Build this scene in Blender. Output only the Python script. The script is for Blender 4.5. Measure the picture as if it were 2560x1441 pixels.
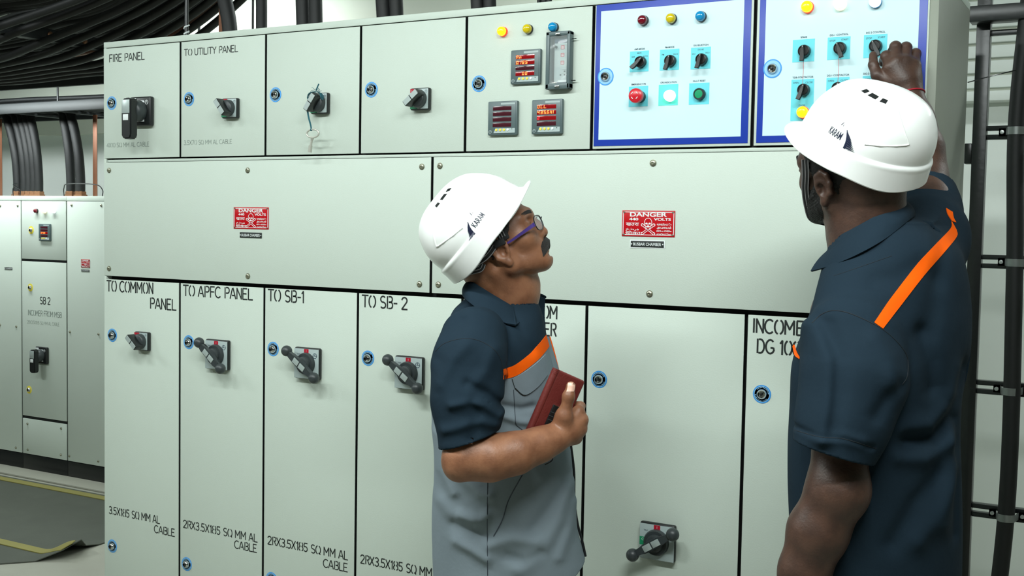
import bpy, bmesh, math, random
import numpy as np
from mathutils import Vector, Matrix
random.seed(7)
for o in list(bpy.data.objects): bpy.data.objects.remove(o)
C = bpy.context.scene.collection
scn = bpy.context.scene

# ------------------------------------------------------------------ camera
F_PX, YAW, PIT, ROL = 2833.27, math.radians(-29.43356), math.radians(-3.13952), math.radians(1.02463)
CAM = Vector((0.0, -2.8, 1.52))
FWD = Vector((math.sin(YAW)*math.cos(PIT), math.cos(YAW)*math.cos(PIT), math.sin(PIT)))
_r = FWD.cross(Vector((0, 0, 1))).normalized(); _u = _r.cross(FWD)
RT = _r*math.cos(ROL) + _u*math.sin(ROL)
UP = _u*math.cos(ROL) - _r*math.sin(ROL)
cam_d = bpy.data.cameras.new('camera'); cam = bpy.data.objects.new('camera', cam_d); C.objects.link(cam)
cam_d.sensor_fit = 'HORIZONTAL'; cam_d.sensor_width = 36.0; cam_d.lens = F_PX*36.0/2560.0
cam_d.clip_start = 0.05; cam_d.clip_end = 60
cam.matrix_world = Matrix((( RT.x, UP.x, -FWD.x, CAM.x), (RT.y, UP.y, -FWD.y, CAM.y), (RT.z, UP.z, -FWD.z, CAM.z), (0, 0, 0, 1)))
scn.camera = cam

# ------------------------------------------------------------------ world, lights, exposure
w = bpy.data.worlds.new('room_air'); scn.world = w; w.use_nodes = True
w.node_tree.nodes['Background'].inputs[0].default_value = (0.74, 0.92, 0.90, 1)
w.node_tree.nodes['Background'].inputs[1].default_value = 0.24
scn.view_settings.view_transform = 'Standard'; scn.view_settings.look = 'None'
scn.view_settings.gamma = 1.0; scn.view_settings.use_curve_mapping = False
scn.view_settings.exposure = 0.0

def tube_light(name, x, y, z, length, power, width=0.10, rz=0.0, col=(0.93, 1.0, 0.97), tilt=0.0):
    d = bpy.data.lights.new(name, 'AREA'); d.shape = 'RECTANGLE'; d.size = length; d.size_y = width
    d.energy = power; d.color = col
    o = bpy.data.objects.new(name, d); C.objects.link(o); o.location = (x, y, z); o.rotation_euler = (tilt, 0, rz)
    return o
AISLE_LAMPS = [(-3.4, -1.80, 2.86), (-1.8, -1.75, 2.86), (-0.2, -1.75, 2.86), (-5.6, -1.80, 2.86)]  # last one is an unseen lamp added to brighten the far cabinets
for (_x, _y, _z), _e in zip(AISLE_LAMPS, (24, 40, 50, 40)): tube_light('aisle_tube_light', _x, _y, _z - 0.05, 1.2, _e, 0.12, tilt=math.radians(15))
REAR_LAMP = (-5.98, 1.35, 2.285)
tube_light('rear_tube_light', REAR_LAMP[0], REAR_LAMP[1], REAR_LAMP[2]-0.05, 1.2, 20, 0.12, tilt=math.radians(15))
ADDED_BAY_LAMPS = [(-2.3, 1.45, 2.92), (0.9, 1.45, 2.92), (-4.6, 1.9, 2.92)]  # unseen lamps added behind the switchboard to lift the back wall
for _x, _y, _z in ADDED_BAY_LAMPS: tube_light('bay_tube_light', _x, _y, _z - 0.05, 1.2, 19, 0.12)
# ------------------------------------------------------------------ helpers
def ray(u, v): return FWD + RT*((u-1280.0)/F_PX) + UP*((720.5-v)/F_PX)
def onY(u, v, Y=0.0):
    d = ray(u, v); return CAM + d*((Y-CAM.y)/d.y)
def onX(u, v, X):
    d = ray(u, v); return CAM + d*((X-CAM.x)/d.x)
def onZ(u, v, Z):
    d = ray(u, v); return CAM + d*((Z-CAM.z)/d.z)
FH = Vector((math.sin(YAW), math.cos(YAW), 0)); RH = Vector((math.cos(YAW), -math.sin(YAW), 0))
def onD(u, v, D):
    d = ray(u, v); return CAM + d*(D/d.dot(FH))
def lin(c):
    c = [x/255.0 for x in c]
    return tuple((x/12.92 if x <= 0.04045 else ((x+0.055)/1.055)**2.4) for x in c)
def mat(name, rgb, rough=0.5, metal=0.0, spec=0.5, bump=0.0, bscale=400, mottle=0.0, mscale=3, emit=None, estr=0.0, coat=0.0, alpha=None, trans=0.0):
    m = bpy.data.materials.new(name); m.use_nodes = True; nt = m.node_tree; b = nt.nodes['Principled BSDF']
    c = lin(rgb); b.inputs['Base Color'].default_value = (*c, 1)
    b.inputs['Roughness'].default_value = rough; b.inputs['Metallic'].default_value = metal
    b.inputs['Specular IOR Level'].default_value = spec
    if coat: b.inputs['Coat Weight'].default_value = coat; b.inputs['Coat Roughness'].default_value = 0.08
    if trans: b.inputs['Transmission Weight'].default_value = trans
    if alpha is not None: b.inputs['Alpha'].default_value = alpha
    if emit: b.inputs['Emission Color'].default_value = (*lin(emit), 1); b.inputs['Emission Strength'].default_value = estr
    tc = nt.nodes.new('ShaderNodeTexCoord')
    if mottle:
        n = nt.nodes.new('ShaderNodeTexNoise'); n.inputs['Scale'].default_value = mscale; n.inputs['Detail'].default_value = 6
        nt.links.new(tc.outputs['Object'], n.inputs['Vector'])
        mx = nt.nodes.new('ShaderNodeMix'); mx.data_type = 'RGBA'
        mx.inputs[6].default_value = (*[x*(1-mottle) for x in c], 1); mx.inputs[7].default_value = (*[min(1, x*(1+mottle)) for x in c], 1)
        nt.links.new(n.outputs['Fac'], mx.inputs[0]); nt.links.new(mx.outputs[2], b.inputs['Base Color'])
    if bump:
        n = nt.nodes.new('ShaderNodeTexNoise'); n.inputs['Scale'].default_value = bscale; n.inputs['Detail'].default_value = 3
        nt.links.new(tc.outputs['Object'], n.inputs['Vector'])
        bp = nt.nodes.new('ShaderNodeBump'); bp.inputs['Strength'].default_value = bump; bp.inputs['Distance'].default_value = 0.002
        nt.links.new(n.outputs['Fac'], bp.inputs['Height']); nt.links.new(bp.outputs['Normal'], b.inputs['Normal'])
    return m
M = {}
M['panel'] = mat('powder_coated_grey', (198, 209, 199), 0.58, spec=0.35, bump=0.12, bscale=260, mottle=0.03, mscale=2.5)
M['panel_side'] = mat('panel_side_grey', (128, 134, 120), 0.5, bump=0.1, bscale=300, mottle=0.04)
M['gasket'] = mat('black_gasket', (14, 18, 17), 0.7)  # near-black that paints the shade in the gaps between doors
M['black'] = mat('black_plastic', (24, 27, 28), 0.38)
M['dark'] = mat('charcoal_plastic', (52, 58, 60), 0.42, bump=0.05)
M['grey_pl'] = mat('grey_plastic', (84, 100, 102), 0.4)
M['pale_pl'] = mat('pale_grey_print', (168, 182, 182), 0.4)
M['white_pl'] = mat('white_label', (226, 232, 232), 0.4)
M['silver'] = mat('silver_label', (178, 190, 188), 0.35, metal=0.3)
M['chrome'] = mat('chrome', (205, 208, 208), 0.16, metal=1.0)
M['zinc'] = mat('zinc_screw', (168, 168, 150), 0.35, metal=0.9)
M['blue_st'] = mat('blue_sticker', (62, 150, 226), 0.35)
M['blue_st2'] = mat('pale_blue_print', (150, 205, 245), 0.35)
M['yellow_st'] = mat('yellow_sticker', (232, 216, 80), 0.4)
M['red'] = mat('red_print', (176, 20, 44), 0.4)
M['green'] = mat('green_print', (30, 140, 96), 0.4)
M['sign_red'] = mat('enamel_red', (186, 8, 22), 0.3)
M['ink'] = mat('black_stencil_paint', (28, 34, 33), 0.6)
M['faded'] = mat('faded_stencil_paint', (140, 152, 144), 0.6)
M['faint'] = mat('worn_stencil_paint', (166, 178, 168), 0.6)
M['frame_blue'] = mat('blue_border', (28, 60, 168), 0.4)
M['plate_blue'] = mat('pale_blue_plate', (204, 234, 240), 0.35)
M['cyan'] = mat('cyan_sticker', (104, 214, 228), 0.4)
M['mint'] = mat('mint_sticker', (96, 232, 212), 0.4)
M['text_dk'] = mat('dark_print', (46, 66, 84), 0.5)
M['lamp_red'] = mat('dark_red_lens', (110, 8, 30), 0.12, coat=0.6)
M['lamp_yel'] = mat('yellow_lens', (214, 190, 20), 0.12, coat=0.6)
M['lamp_blue'] = mat('blue_lens', (18, 140, 196), 0.12, coat=0.6)
M['amber_on'] = mat('amber_lens_lit', (255, 160, 20), 0.2, emit=(255, 186, 22), estr=1.5)
M['amber_rim'] = mat('red_lens_rim_lit', (230, 60, 20), 0.2, emit=(240, 60, 30), estr=0.7)
M['cream_on'] = mat('cream_lens_lit', (255, 240, 200), 0.2, emit=(255, 244, 200), estr=1.1)
M['white_on'] = mat('white_lens_lit', (240, 250, 255), 0.2, emit=(232, 244, 255), estr=1.5)
M['mint_on'] = mat('white_button_lit', (240, 255, 252), 0.2, emit=(220, 255, 244), estr=1.6)
M['estop'] = mat('red_button', (206, 30, 46), 0.3)
M['btn_green'] = mat('green_button', (8, 150, 100), 0.3)
M['led'] = mat('led_digit', (255, 90, 40), 0.4, emit=(255, 150, 70), estr=2.6)
M['led_dim'] = mat('led_digit_dim', (240, 40, 50), 0.4, emit=(255, 60, 70), estr=1.3)
M['disp'] = mat('display_window', (70, 26, 36), 0.15)
M['disp_on'] = mat('display_window_lit', (120, 10, 16), 0.15, emit=(190, 8, 18), estr=0.16)
M['cable'] = mat('black_cable_sheath', (13, 15, 16), 0.6, bump=0.06, bscale=120, mottle=0.25, mscale=9)
M['steel_blk'] = mat('black_painted_steel', (22, 25, 26), 0.32, bump=0.15, bscale=60, mottle=0.3, mscale=20)
M['tray'] = mat('dark_tray_steel', (30, 34, 35), 0.5, mottle=0.2, mscale=8)
M['galv'] = mat('galvanised_steel', (190, 196, 194), 0.35, metal=0.7)
M['copper'] = mat('tarnished_copper', (128, 84, 62), 0.5, metal=0.4, mottle=0.2, mscale=12)
M['brass'] = mat('brass_gland', (150, 110, 82), 0.4, metal=0.7)
M['wall'] = mat('cream_wall_paint', (206, 210, 196), 0.8, mottle=0.05, mscale=1.4, bump=0.05, bscale=40)
M['wall_white'] = mat('white_wall_paint', (226, 231, 226), 0.75, mottle=0.03, mscale=1.5)
M['ceil'] = mat('ceiling_plaster', (176, 188, 180), 0.85, mottle=0.05)
M['floor'] = mat('concrete_floor', (150, 150, 138), 0.7, mottle=0.12, mscale=5, bump=0.1, bscale=60)
M['mat'] = mat('rubber_mat', (72, 76, 67), 0.75, mottle=0.22, mscale=6, bump=0.2, bscale=90)
M['mat_yel'] = mat('yellow_stripe', (132, 126, 66), 0.7, mottle=0.12, mscale=10)
M['tube_on'] = mat('tube_glow', (255, 255, 255), 0.5, emit=(225, 245, 255), estr=14)
M['clear'] = mat('clear_cover', (230, 240, 240), 0.06, alpha=0.12)

def xform(vs, Mx):
    for v in vs: v.co = Mx @ v.co
def setmat(fs, i):
    for f in fs: f.material_index = i
def box(bm, a, b, bev=0.0, mi=0, seg=2, Mx=None):
    a, b = Vector(a), Vector(b)
    r = bmesh.ops.create_cube(bm, size=1.0); vs = r['verts']
    for v in vs: v.co = Vector(((a[i]+b[i])/2 + v.co[i]*(b[i]-a[i]) for i in range(3)))
    fs = list({f for v in vs for f in v.link_faces})
    if bev:
        es = list({e for v in vs for e in v.link_edges})
        r2 = bmesh.ops.bevel(bm, geom=es, offset=bev, segments=seg, affect='EDGES', profile=0.5)
        vs = list({v for f in r2['faces'] for v in f.verts} | {v for v in vs if v.is_valid})
        fs = list({f for v in vs for f in v.link_faces})
    setmat(fs, mi)
    if Mx is not None: xform(vs, Mx)
    return vs
def frame_of(axis):
    axis = Vector(axis).normalized()
    t = Vector((0, 0, 1)) if abs(axis.z) < 0.9 else Vector((1, 0, 0))
    x = t.cross(axis).normalized(); y = axis.cross(x)
    return x, y, axis
def lathe(bm, o, axis, prof, seg=24, mi=0, sx=1.0):
    """profile [(r, h)] turned round the axis through o"""
    o = Vector(o); x, y, a = frame_of(axis); rings = []
    for r, h in prof:
        if r < 1e-6: rings.append([bm.verts.new(o + a*h)])
        else: rings.append([bm.verts.new(o + a*h + x*(r*sx*math.cos(2*math.pi*k/seg)) + y*(r*math.sin(2*math.pi*k/seg))) for k in range(seg)])
    for A, B in zip(rings[:-1], rings[1:]):
        for k in range(seg):
            q = [A[k % len(A)], A[(k+1) % len(A)], B[(k+1) % len(B)], B[k % len(B)]]
            q = [v for i, v in enumerate(q) if v not in q[:i]]
            if len(q) > 2:
                try: bm.faces.new(q).material_index = mi
                except ValueError: pass
    for R_, rev in ((rings[0], True), (rings[-1], False)):
        if len(R_) > 2: bm.faces.new(list(reversed(R_)) if rev else R_).material_index = mi
    return rings
def cyl(bm, p0, p1, r0, r1=None, seg=20, mi=0):
    p0, p1 = Vector(p0), Vector(p1); r1 = r0 if r1 is None else r1
    return lathe(bm, p0, p1-p0, [(r0, 0), (r1, (p1-p0).length)], seg, mi)
def ball(bm, c, r, seg=20, mi=0, scale=(1, 1, 1)):
    res = bmesh.ops.create_uvsphere(bm, u_segments=seg, v_segments=max(6, seg*2//3), radius=r)
    for v in res['verts']: v.co = Vector(c) + Vector((v.co.x*scale[0], v.co.y*scale[1], v.co.z*scale[2]))
    setmat({f for v in res['verts'] for f in v.link_faces}, mi)
def spline(pts, n=12):
    P = [Vector(p) for p in pts]; out = []
    for i in range(len(P)-1):
        p0 = P[i-1] if i else P[0]*2-P[1]; p1, p2 = P[i], P[i+1]; p3 = P[i+2] if i+2 < len(P) else P[-1]*2-P[-2]
        for k in range(n):
            t = k/n
            out.append(0.5*((2*p1) + (p2-p0)*t + (2*p0-5*p1+4*p2-p3)*t*t + (3*p1-p0-3*p2+p3)*t**3))
    return out + [P[-1]]
def tube(bm, pts, r, seg=12, mi=0, flat=1.0):
    pts = [Vector(p) for p in pts]; n = len(pts)
    T = [(pts[min(i+1, n-1)]-pts[max(i-1, 0)]).normalized() for i in range(n)]
    x = frame_of(T[0])[0]; rings = []
    for i in range(n):
        x = (x - T[i]*x.dot(T[i])).normalized(); y = T[i].cross(x)
        rr = r[i] if hasattr(r, '__len__') else r
        rings.append([bm.verts.new(pts[i] + x*(rr*math.cos(2*math.pi*k/seg)) + y*(rr*flat*math.sin(2*math.pi*k/seg))) for k in range(seg)])
    for A, B in zip(rings[:-1], rings[1:]):
        for k in range(seg): bm.faces.new((A[k], A[(k+1) % seg], B[(k+1) % seg], B[k])).material_index = mi
    bm.faces.new(list(reversed(rings[0]))).material_index = mi; bm.faces.new(rings[-1]).material_index = mi
def prism(bm, poly, o, ux, uy, d, mi=0):
    """polygon in the (ux, uy) plane at o, extruded by the vector d"""
    o, ux, uy, d = Vector(o), Vector(ux), Vector(uy), Vector(d)
    A = [bm.verts.new(o + ux*p[0] + uy*p[1]) for p in poly]; B = [bm.verts.new(v.co + d) for v in A]
    fs = [bm.faces.new(A), bm.faces.new(list(reversed(B)))]
    for k in range(len(A)): fs.append(bm.faces.new((A[k], B[k], B[(k+1) % len(A)], A[(k+1) % len(A)])))
    setmat(fs, mi)
def mesh_of(bm, name, mats, smooth=40):
    bmesh.ops.recalc_face_normals(bm, faces=bm.faces[:])
    me = bpy.data.meshes.new(name); bm.to_mesh(me); bm.free()
    for m in (mats if isinstance(mats, (list, tuple)) else [mats]): me.materials.append(M[m] if isinstance(m, str) else m)
    if smooth and len(me.polygons):
        me.polygons.foreach_set('use_smooth', [True]*len(me.polygons))
        me.set_sharp_from_angle(angle=math.radians(smooth))
    return me
def put(name, me, parent=None, loc=(0, 0, 0), rot=None):
    o = bpy.data.objects.new(name, me); C.objects.link(o); o.location = loc
    if rot: o.rotation_euler = rot
    if parent: o.parent = parent
    return o
def obj(name, bm, mats, parent=None, smooth=40, loc=(0, 0, 0)): return put(name, mesh_of(bm, name, mats, smooth), parent, loc)
def tag(o, label, cat, group=None):
    o['label'] = label; o['category'] = cat
    if group: o['group'] = group
    return o
def thing(name, label, cat, loc=(0, 0, 0), group=None, rz=0.0):
    o = bpy.data.objects.new(name, None); C.objects.link(o); o.location = loc; o.rotation_euler = (0, 0, rz); o.empty_display_size = 0.1
    return tag(o, label, cat, group)
def struct(name, bm, mats, label=None, smooth=40):
    o = obj(name, bm, mats, None, smooth); o['kind'] = 'structure'
    if label: o['label'] = label
    return o
NB = bmesh.new

# ------------------------------------------------------------------ stencil lettering drawn stroke by stroke
def _arc(cx, cy, rx, ry, a0, a1, n=7): return [(cx+rx*math.cos(math.radians(a0+(a1-a0)*k/n)), cy+ry*math.sin(math.radians(a0+(a1-a0)*k/n))) for k in range(n+1)]
GL = {
 'A': [[(0, 0), (.24, .95)], [(.31, 1), (.6, 0)], [(.2, .3), (.42, .3)]],
 'B': [[(.08, 0), (.08, 1)], [(.2, 1), (.4, 1)] + _arc(.4, .77, .14, .22, 80, -80) + [(.24, .53)], [(.24, .53), (.4, .53)] + _arc(.4, .27, .17, .26, 80, -80) + [(.2, 0)]],
 'C': [_arc(.36, .5, .34, .5, 50, 310, 14)],
 'D': [[(.08, 0), (.08, 1)], [(.2, 1), (.3, 1)] + _arc(.3, .5, .3, .5, 85, -85, 10) + [(.2, 0)]],
 'E': [[(.5, 1), (.06, 1), (.06, 0), (.52, 0)], [(.14, .52), (.42, .52)]],
 'F': [[(.5, 1), (.06, 1), (.06, 0)], [(.14, .52), (.42, .52)]],
 'G': [_arc(.36, .5, .34, .5, 50, 330, 14) + [(.62, .42), (.42, .42)]],
 'I': [[(.1, 0), (.1, 1)]],
 'K': [[(.08, 0), (.08, 1)], [(.52, 1), (.14, .5), (.54, 0)]],
 'L': [[(.06, 1), (.06, 0), (.5, 0)]],
 'M': [[(.05, 0), (.05, 1), (.36, .35), (.67, 1), (.67, 0)]],
 'N': [[(.06, 0), (.06, 1), (.54, 0), (.54, 1)]],
 'O': [_arc(.3, .5, .27, .5, 105, 255, 10), _arc(.38, .5, .27, .5, 75, -75, 10)],
 'P': [[(.08, 0), (.08, 1)], [(.2, 1), (.36, 1)] + _arc(.36, .74, .18, .26, 85, -85) + [(.2, .48)]],
 'Q': [_arc(.3, .5, .27, .5, 105, 255, 10), _arc(.38, .5, .27, .5, 75, -65, 10), [(.42, .12), (.62, .0)]],
 'R': [[(.08, 0), (.08, 1)], [(.2, 1), (.36, 1)] + _arc(.36, .76, .17, .24, 85, -85) + [(.24, .52)], [(.34, .46), (.54, 0)]],
 'S': [_arc(.3, .75, .23, .25, 40, 250, 9) + _arc(.3, .25, .25, .25, 75, -140, 9)],
 'T': [[(0, 1), (.6, 1)], [(.3, .9), (.3, 0)]],
 'U': [[(.06, 1), (.06, .3)] + _arc(.3, .28, .24, .28, 185, 355, 9) + [(.54, 1)]],
 'V': [[(0, 1), (.28, 0), (.56, 1)]],
 'X': [[(0, 0), (.52, 1)], [(0, 1), (.52, 0)]],
 'Y': [[(0, 1), (.27, .5), (.54, 1)], [(.27, .42), (.27, 0)]],
 '0': [_arc(.28, .5, .25, .5, 105, 255, 10), _arc(.34, .5, .25, .5, 75, -75, 10)],
 '1': [[(.04, .78), (.2, 1), (.2, 0)]],
 '2': [_arc(.28, .74, .24, .26, 170, -30, 9) + [(.04, 0), (.54, 0)]],
 '3': [_arc(.24, .76, .22, .24, 150, -75, 8) + [(.2, .52)] + _arc(.24, .26, .25, .26, 75, -150, 8)],
 '4': [[(.4, 0), (.4, 1), (.02, .28), (.54, .28)]],
 '5': [[(.5, 1), (.1, 1), (.07, .56)] + _arc(.26, .3, .24, .3, 115, -140, 10)],
 '7': [[(0, 1), (.5, 1), (.16, 0)]],
 '8': [_arc(.25, .76, .2, .24, 110, 250, 7), _arc(.33, .76, .2, .24, 70, -70, 7), _arc(.25, .26, .24, .26, 110, 250, 7), _arc(.33, .26, .24, .26, 70, -70, 7)],
 '-': [[(.04, .45), (.34, .45)]], '.': [[(.06, .0), (.06, .08)]],
}
ADV = {'I': .24, '1': .36, '-': .42, '.': .16, ' ': .34, 'M': .82, 'T': .66, 'A': .68, 'E': .6, 'F': .56, 'L': .54, 'O': .74, 'Q': .74, 'C': .7, 'D': .72, 'G': .76}
def stencil(bm, text, p0, p1, h, y=-0.0004, sw=0.135, gap=1.0, mi=0):
    """stroke lettering on the plane Y = y, running from p0 to p1 (baseline ends), capital height h"""
    wtot = sum(ADV.get(c, .64) for c in text) - 0.06
    X0, Z0, X1, Z1 = p0[0], p0[2], p1[0], p1[2]; L = X1-X0; sc = L/wtot; x = 0.0
    hw = sw*h/2
    for ch in text:
        for st in GL.get(ch, []):
            P = [(X0 + (x+a)*sc, Z0 + (Z1-Z0)*((x+a)/wtot) + b*h) for a, b in st]
            for k in range(len(P)-1):
                (ax, az), (bx, bz) = P[k], P[k+1]; dx, dz = bx-ax, bz-az; l = math.hypot(dx, dz) or 1e-9
                ex, ez = dx/l*hw*0.55, dz/l*hw*0.55; nx, nz = -dz/l*hw, dx/l*hw
                if k == 0: ax, az = ax-ex*0.6, az-ez*0.6
                bx, bz = bx+ex, bz+ez
                q = [(ax-nx, az-nz), (bx-nx, bz-nz), (bx+nx, bz+nz), (ax+nx, az+nz)]
                yy = y - 0.00002*(k % 3)
                f = bm.faces.new([bm.verts.new((a, yy, b)) for a, b in q]); f.material_index = mi
        x += ADV.get(ch, .64)
_dg = None
def text_bm(bm, body, p0, ux, uy, h, mi=0, width=None, center=False, depth=0.0, off=(0, 0, 0), bold=0.0):
    """printed lettering as a flat mesh: baseline start p0, direction ux, up uy, capital height h; width squeezes it to fit"""
    cu = bpy.data.curves.new('print', 'FONT'); cu.body = body; cu.size = 1.0; cu.offset = bold
    to = bpy.data.objects.new('print', cu); C.objects.link(to)
    dg = bpy.context.evaluated_depsgraph_get(); dg.update()
    me = bpy.data.meshes.new_from_object(to.evaluated_get(dg))
    bpy.data.objects.remove(to); bpy.data.curves.remove(cu)
    if not me.vertices: return
    xs = [v.co.x for v in me.vertices]; x0, x1 = min(xs), max(xs)
    sy = h/0.70; sx = sy if width is None else width/max(1e-6, x1-x0)
    p0, ux, uy = Vector(p0), Vector(ux), Vector(uy)
    sh = (x0+x1)/2 if center else x0
    vs = [bm.verts.new(p0 + ux*((v.co.x-sh)*sx) + uy*(v.co.y*sy)) for v in me.vertices]
    for p in me.polygons:
        try: bm.faces.new([vs[i] for i in p.vertices]).material_index = mi
        except ValueError: pass
    bpy.data.meshes.remove(me)
XA, ZA = Vector((1, 0, 0)), Vector((0, 0, 1))
# ------------------------------------------------------------------ the room
bm = NB(); box(bm, (-12, -7, -0.1), (5, 2.6, 0)); struct('floor', bm, 'floor', 'bare grey concrete floor')
bm = NB(); box(bm, (-12, -7, 3.05), (5, 2.6, 3.15)); struct('ceiling', bm, 'ceil', 'plain grey plaster ceiling')
bm = NB(); box(bm, (-12, 2.35, 0), (5, 2.6, 2.07)); struct('wall_back', bm, 'wall_white', 'white lower back wall')
bm = NB(); box(bm, (-12, 2.29, 2.07), (-1.05, 2.6, 3.05)); struct('trim_1', bm, 'wall', 'cream beam along the top of the back wall')
bm = NB(); box(bm, (-1.05, 2.33, 2.115), (5, 2.6, 3.05))
z = 2.13
while z < 3.0:
    box(bm, (-1.05, 2.305, z), (5, 2.34, z+0.05), 0.004, 1); z += 0.062
struct('wall_upper', bm, ['wall', 'wall_white'], 'white horizontal boards at the top of the back wall')
bm = NB(); box(bm, (-1.05, 2.26, 2.07), (5, 2.4, 2.112), 0.006); struct('trim_2', bm, 'wall_white', 'white ledge under the horizontal boards')
bm = NB(); box(bm, (-12.1, -7, 0), (-12, 2.6, 3.05)); struct('wall_left', bm, 'wall_white')
bm = NB(); box(bm, (5, -7, 0), (5.1, 2.6, 3.05)); struct('wall_right', bm, 'wall')
bm = NB(); box(bm, (-12, -7.1, 0), (5, -7, 3.05)); struct('wall_front', bm, 'wall')

# ceiling battens: the aisle's lamps, then unseen ones added to brighten the rear
def batten(loc, label, n=0.62, r=0.017):
    x, y, z = loc
    t = thing('tube_light', label, 'light', (x, y, z), 'tube lights')
    bm = NB(); box(bm, (-n, -0.06, 0.0), (n, 0.06, 0.06), 0.008); obj('housing', bm, 'white_pl', t)
    bm = NB(); cyl(bm, (-n+0.02, 0, -0.02), (n-0.02, 0, -0.02), r); obj('tube', bm, 'tube_on', t)
    for s in (-1, 1):
        bm = NB(); box(bm, (s*n-0.015, -0.02, -0.04), (s*n+0.015, 0.02, 0.0), 0.003); obj('end_cap', bm, 'white_pl', t)
        bm = NB(); cyl(bm, (s*0.4, 0, 0.06), (s*0.4, 0, 3.05-z), 0.004, seg=8); obj('hanger', bm, 'steel_blk', t)
    return t
for k, p in enumerate(AISLE_LAMPS): batten(p, ['tube light hung over the left end of the switchboard aisle', 'tube light hung over the middle of the switchboard aisle', 'tube light hung over the right end of the switchboard aisle', 'tube light hung over the aisle beyond the left end of the switchboard'][k])
for k, p in enumerate(ADDED_BAY_LAMPS): batten(p, ['tube light on the ceiling behind the middle of the switchboard', 'tube light on the ceiling behind the ladder rack', 'tube light on the ceiling over the far cabinets'][k])
batten(REAR_LAMP, 'glowing tube light under the cable tray, in front of the far cabinets', r=0.025)

# rubber mat with yellow borders and a curled corner
t = thing('floor_mat', 'grey rubber mat with yellow stripes and a curled corner, before the far cabinets', 'mat', (-5.6, 1.0, 0))
def mat_mesh(y0, y1, zoff, name, mt, parent, x1f):
    bm = NB(); nx, ny = 60, 14; g = []
    for j in range(ny+1):
        y = y0 + (y1-y0)*j/ny; row = []
        for i in range(nx+1):
            s = i/nx; s = 1-(1-s)**2
            x = -9.0 + (x1f(y)+9.0)*s
            d = max(0.0, 1 - math.hypot((x-(-4.12))/0.22, (y-0.62)/0.16)); z = 0.006 + 0.075*d*d*(3-2*d) + zoff
            row.append(bm.verts.new((x+5.6, y-1.0, z)))
        g.append(row)
    lo_ = [[bm.verts.new(v.co-Vector((0, 0, 0.004))) for v in row] for row in g]
    for j in range(ny):
        for i in range(nx):
            bm.faces.new((g[j][i], g[j][i+1], g[j+1][i+1], g[j+1][i])); bm.faces.new((lo_[j][i], lo_[j+1][i], lo_[j+1][i+1], lo_[j][i+1]))
    for i in range(nx):
        bm.faces.new((lo_[0][i], lo_[0][i+1], g[0][i+1], g[0][i])); bm.faces.new((lo_[ny][i+1], lo_[ny][i], g[ny][i], g[ny][i+1]))
    for j in range(ny):
        bm.faces.new((lo_[j][nx], lo_[j+1][nx], g[j+1][nx], g[j][nx])); bm.faces.new((lo_[j+1][0], lo_[j][0], g[j][0], g[j+1][0]))
    return obj(name, bm, mt, parent, 30)
edge = lambda y: -4.19 - 0.10*max(0, (y-0.6)) + (0.06 if y < 0.7 else 0) - 0.9*max(0, 0.58-y)
mat_mesh(0.30, 1.46, 0.0, 'mat_sheet', 'mat', t, edge)
mat_mesh(0.545, 0.60, 0.0045, 'stripe', 'mat_yel', t, lambda y: edge(y)-0.005)
mat_mesh(1.375, 1.43, 0.0045, 'stripe', 'mat_yel', t, lambda y: edge(y)-0.005)
bm = NB(); box(bm, (-9, 1.5, 0.0), (-3.6, 1.62, 0.012), 0.004); struct('trim_3', bm, 'floor', 'pale concrete strip before the far cabinets')
# ------------------------------------------------------------------ the big switchboard
GX = [onY(u, v, 0).x for u, v in ((258.3, 400), (450.5, 300), (663.5, 300), (900, 300), (1163, 300), (1479, 300), (1881, 300))]
XR = -0.4556
ZT, ZD, ZDB, ZMT, ZMB, ZLT, ZLB = 2.141, 2.1195, 1.7310, 1.7195, 1.3155, 1.3068, 0.16
G = 0.0045; TH = 0.02
t = thing('switchboard_frame', 'pale grey steel frame of the long switchboard, carrying all its doors', 'switchboard', (-1.9, 0.25, 0))
def fb(name, a, b, mt='panel', bev=0.002):
    bm = NB(); box(bm, Vector(a)-Vector((-1.9, 0.25, 0)), Vector(b)-Vector((-1.9, 0.25, 0)), bev); return obj(name, bm, mt, t)
fb('top_rail', (GX[0], 0.002, ZD+0.001), (XR, 0.49, ZT))
fb('side_panel', (XR-0.03, 0.002, 0.1), (XR, 0.49, ZD+0.0008), 'panel_side')
fb('side_panel', (GX[0], 0.002, 0.1), (GX[0]+0.012, 0.49, ZD+0.0008))
fb('back_panel', (GX[0]+0.013, 0.47, 0.1), (XR-0.031, 0.489, ZD))
fb('inner_partition', (GX[0]+0.013, 0.0242, 0.1), (XR-0.031, 0.05, ZD), 'gasket')  # blackened sheet behind the doors, shade of the gaps put into its colour
fb('plinth', (GX[0]+0.01, 0.02, 0), (XR-0.01, 0.48, 0.0995), 'black')
fb('mid_rail', (GX[0]+0.013, 0.008, ZDB-0.012), (XR-0.031, 0.0235, ZDB-0.002), 'panel')
xr7 = onY(2322, 100, 0).x + 0.004
fb('end_stile', (xr7, 0.003, 0.1), (XR-0.0305, 0.0235, ZD), 'panel')

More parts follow.
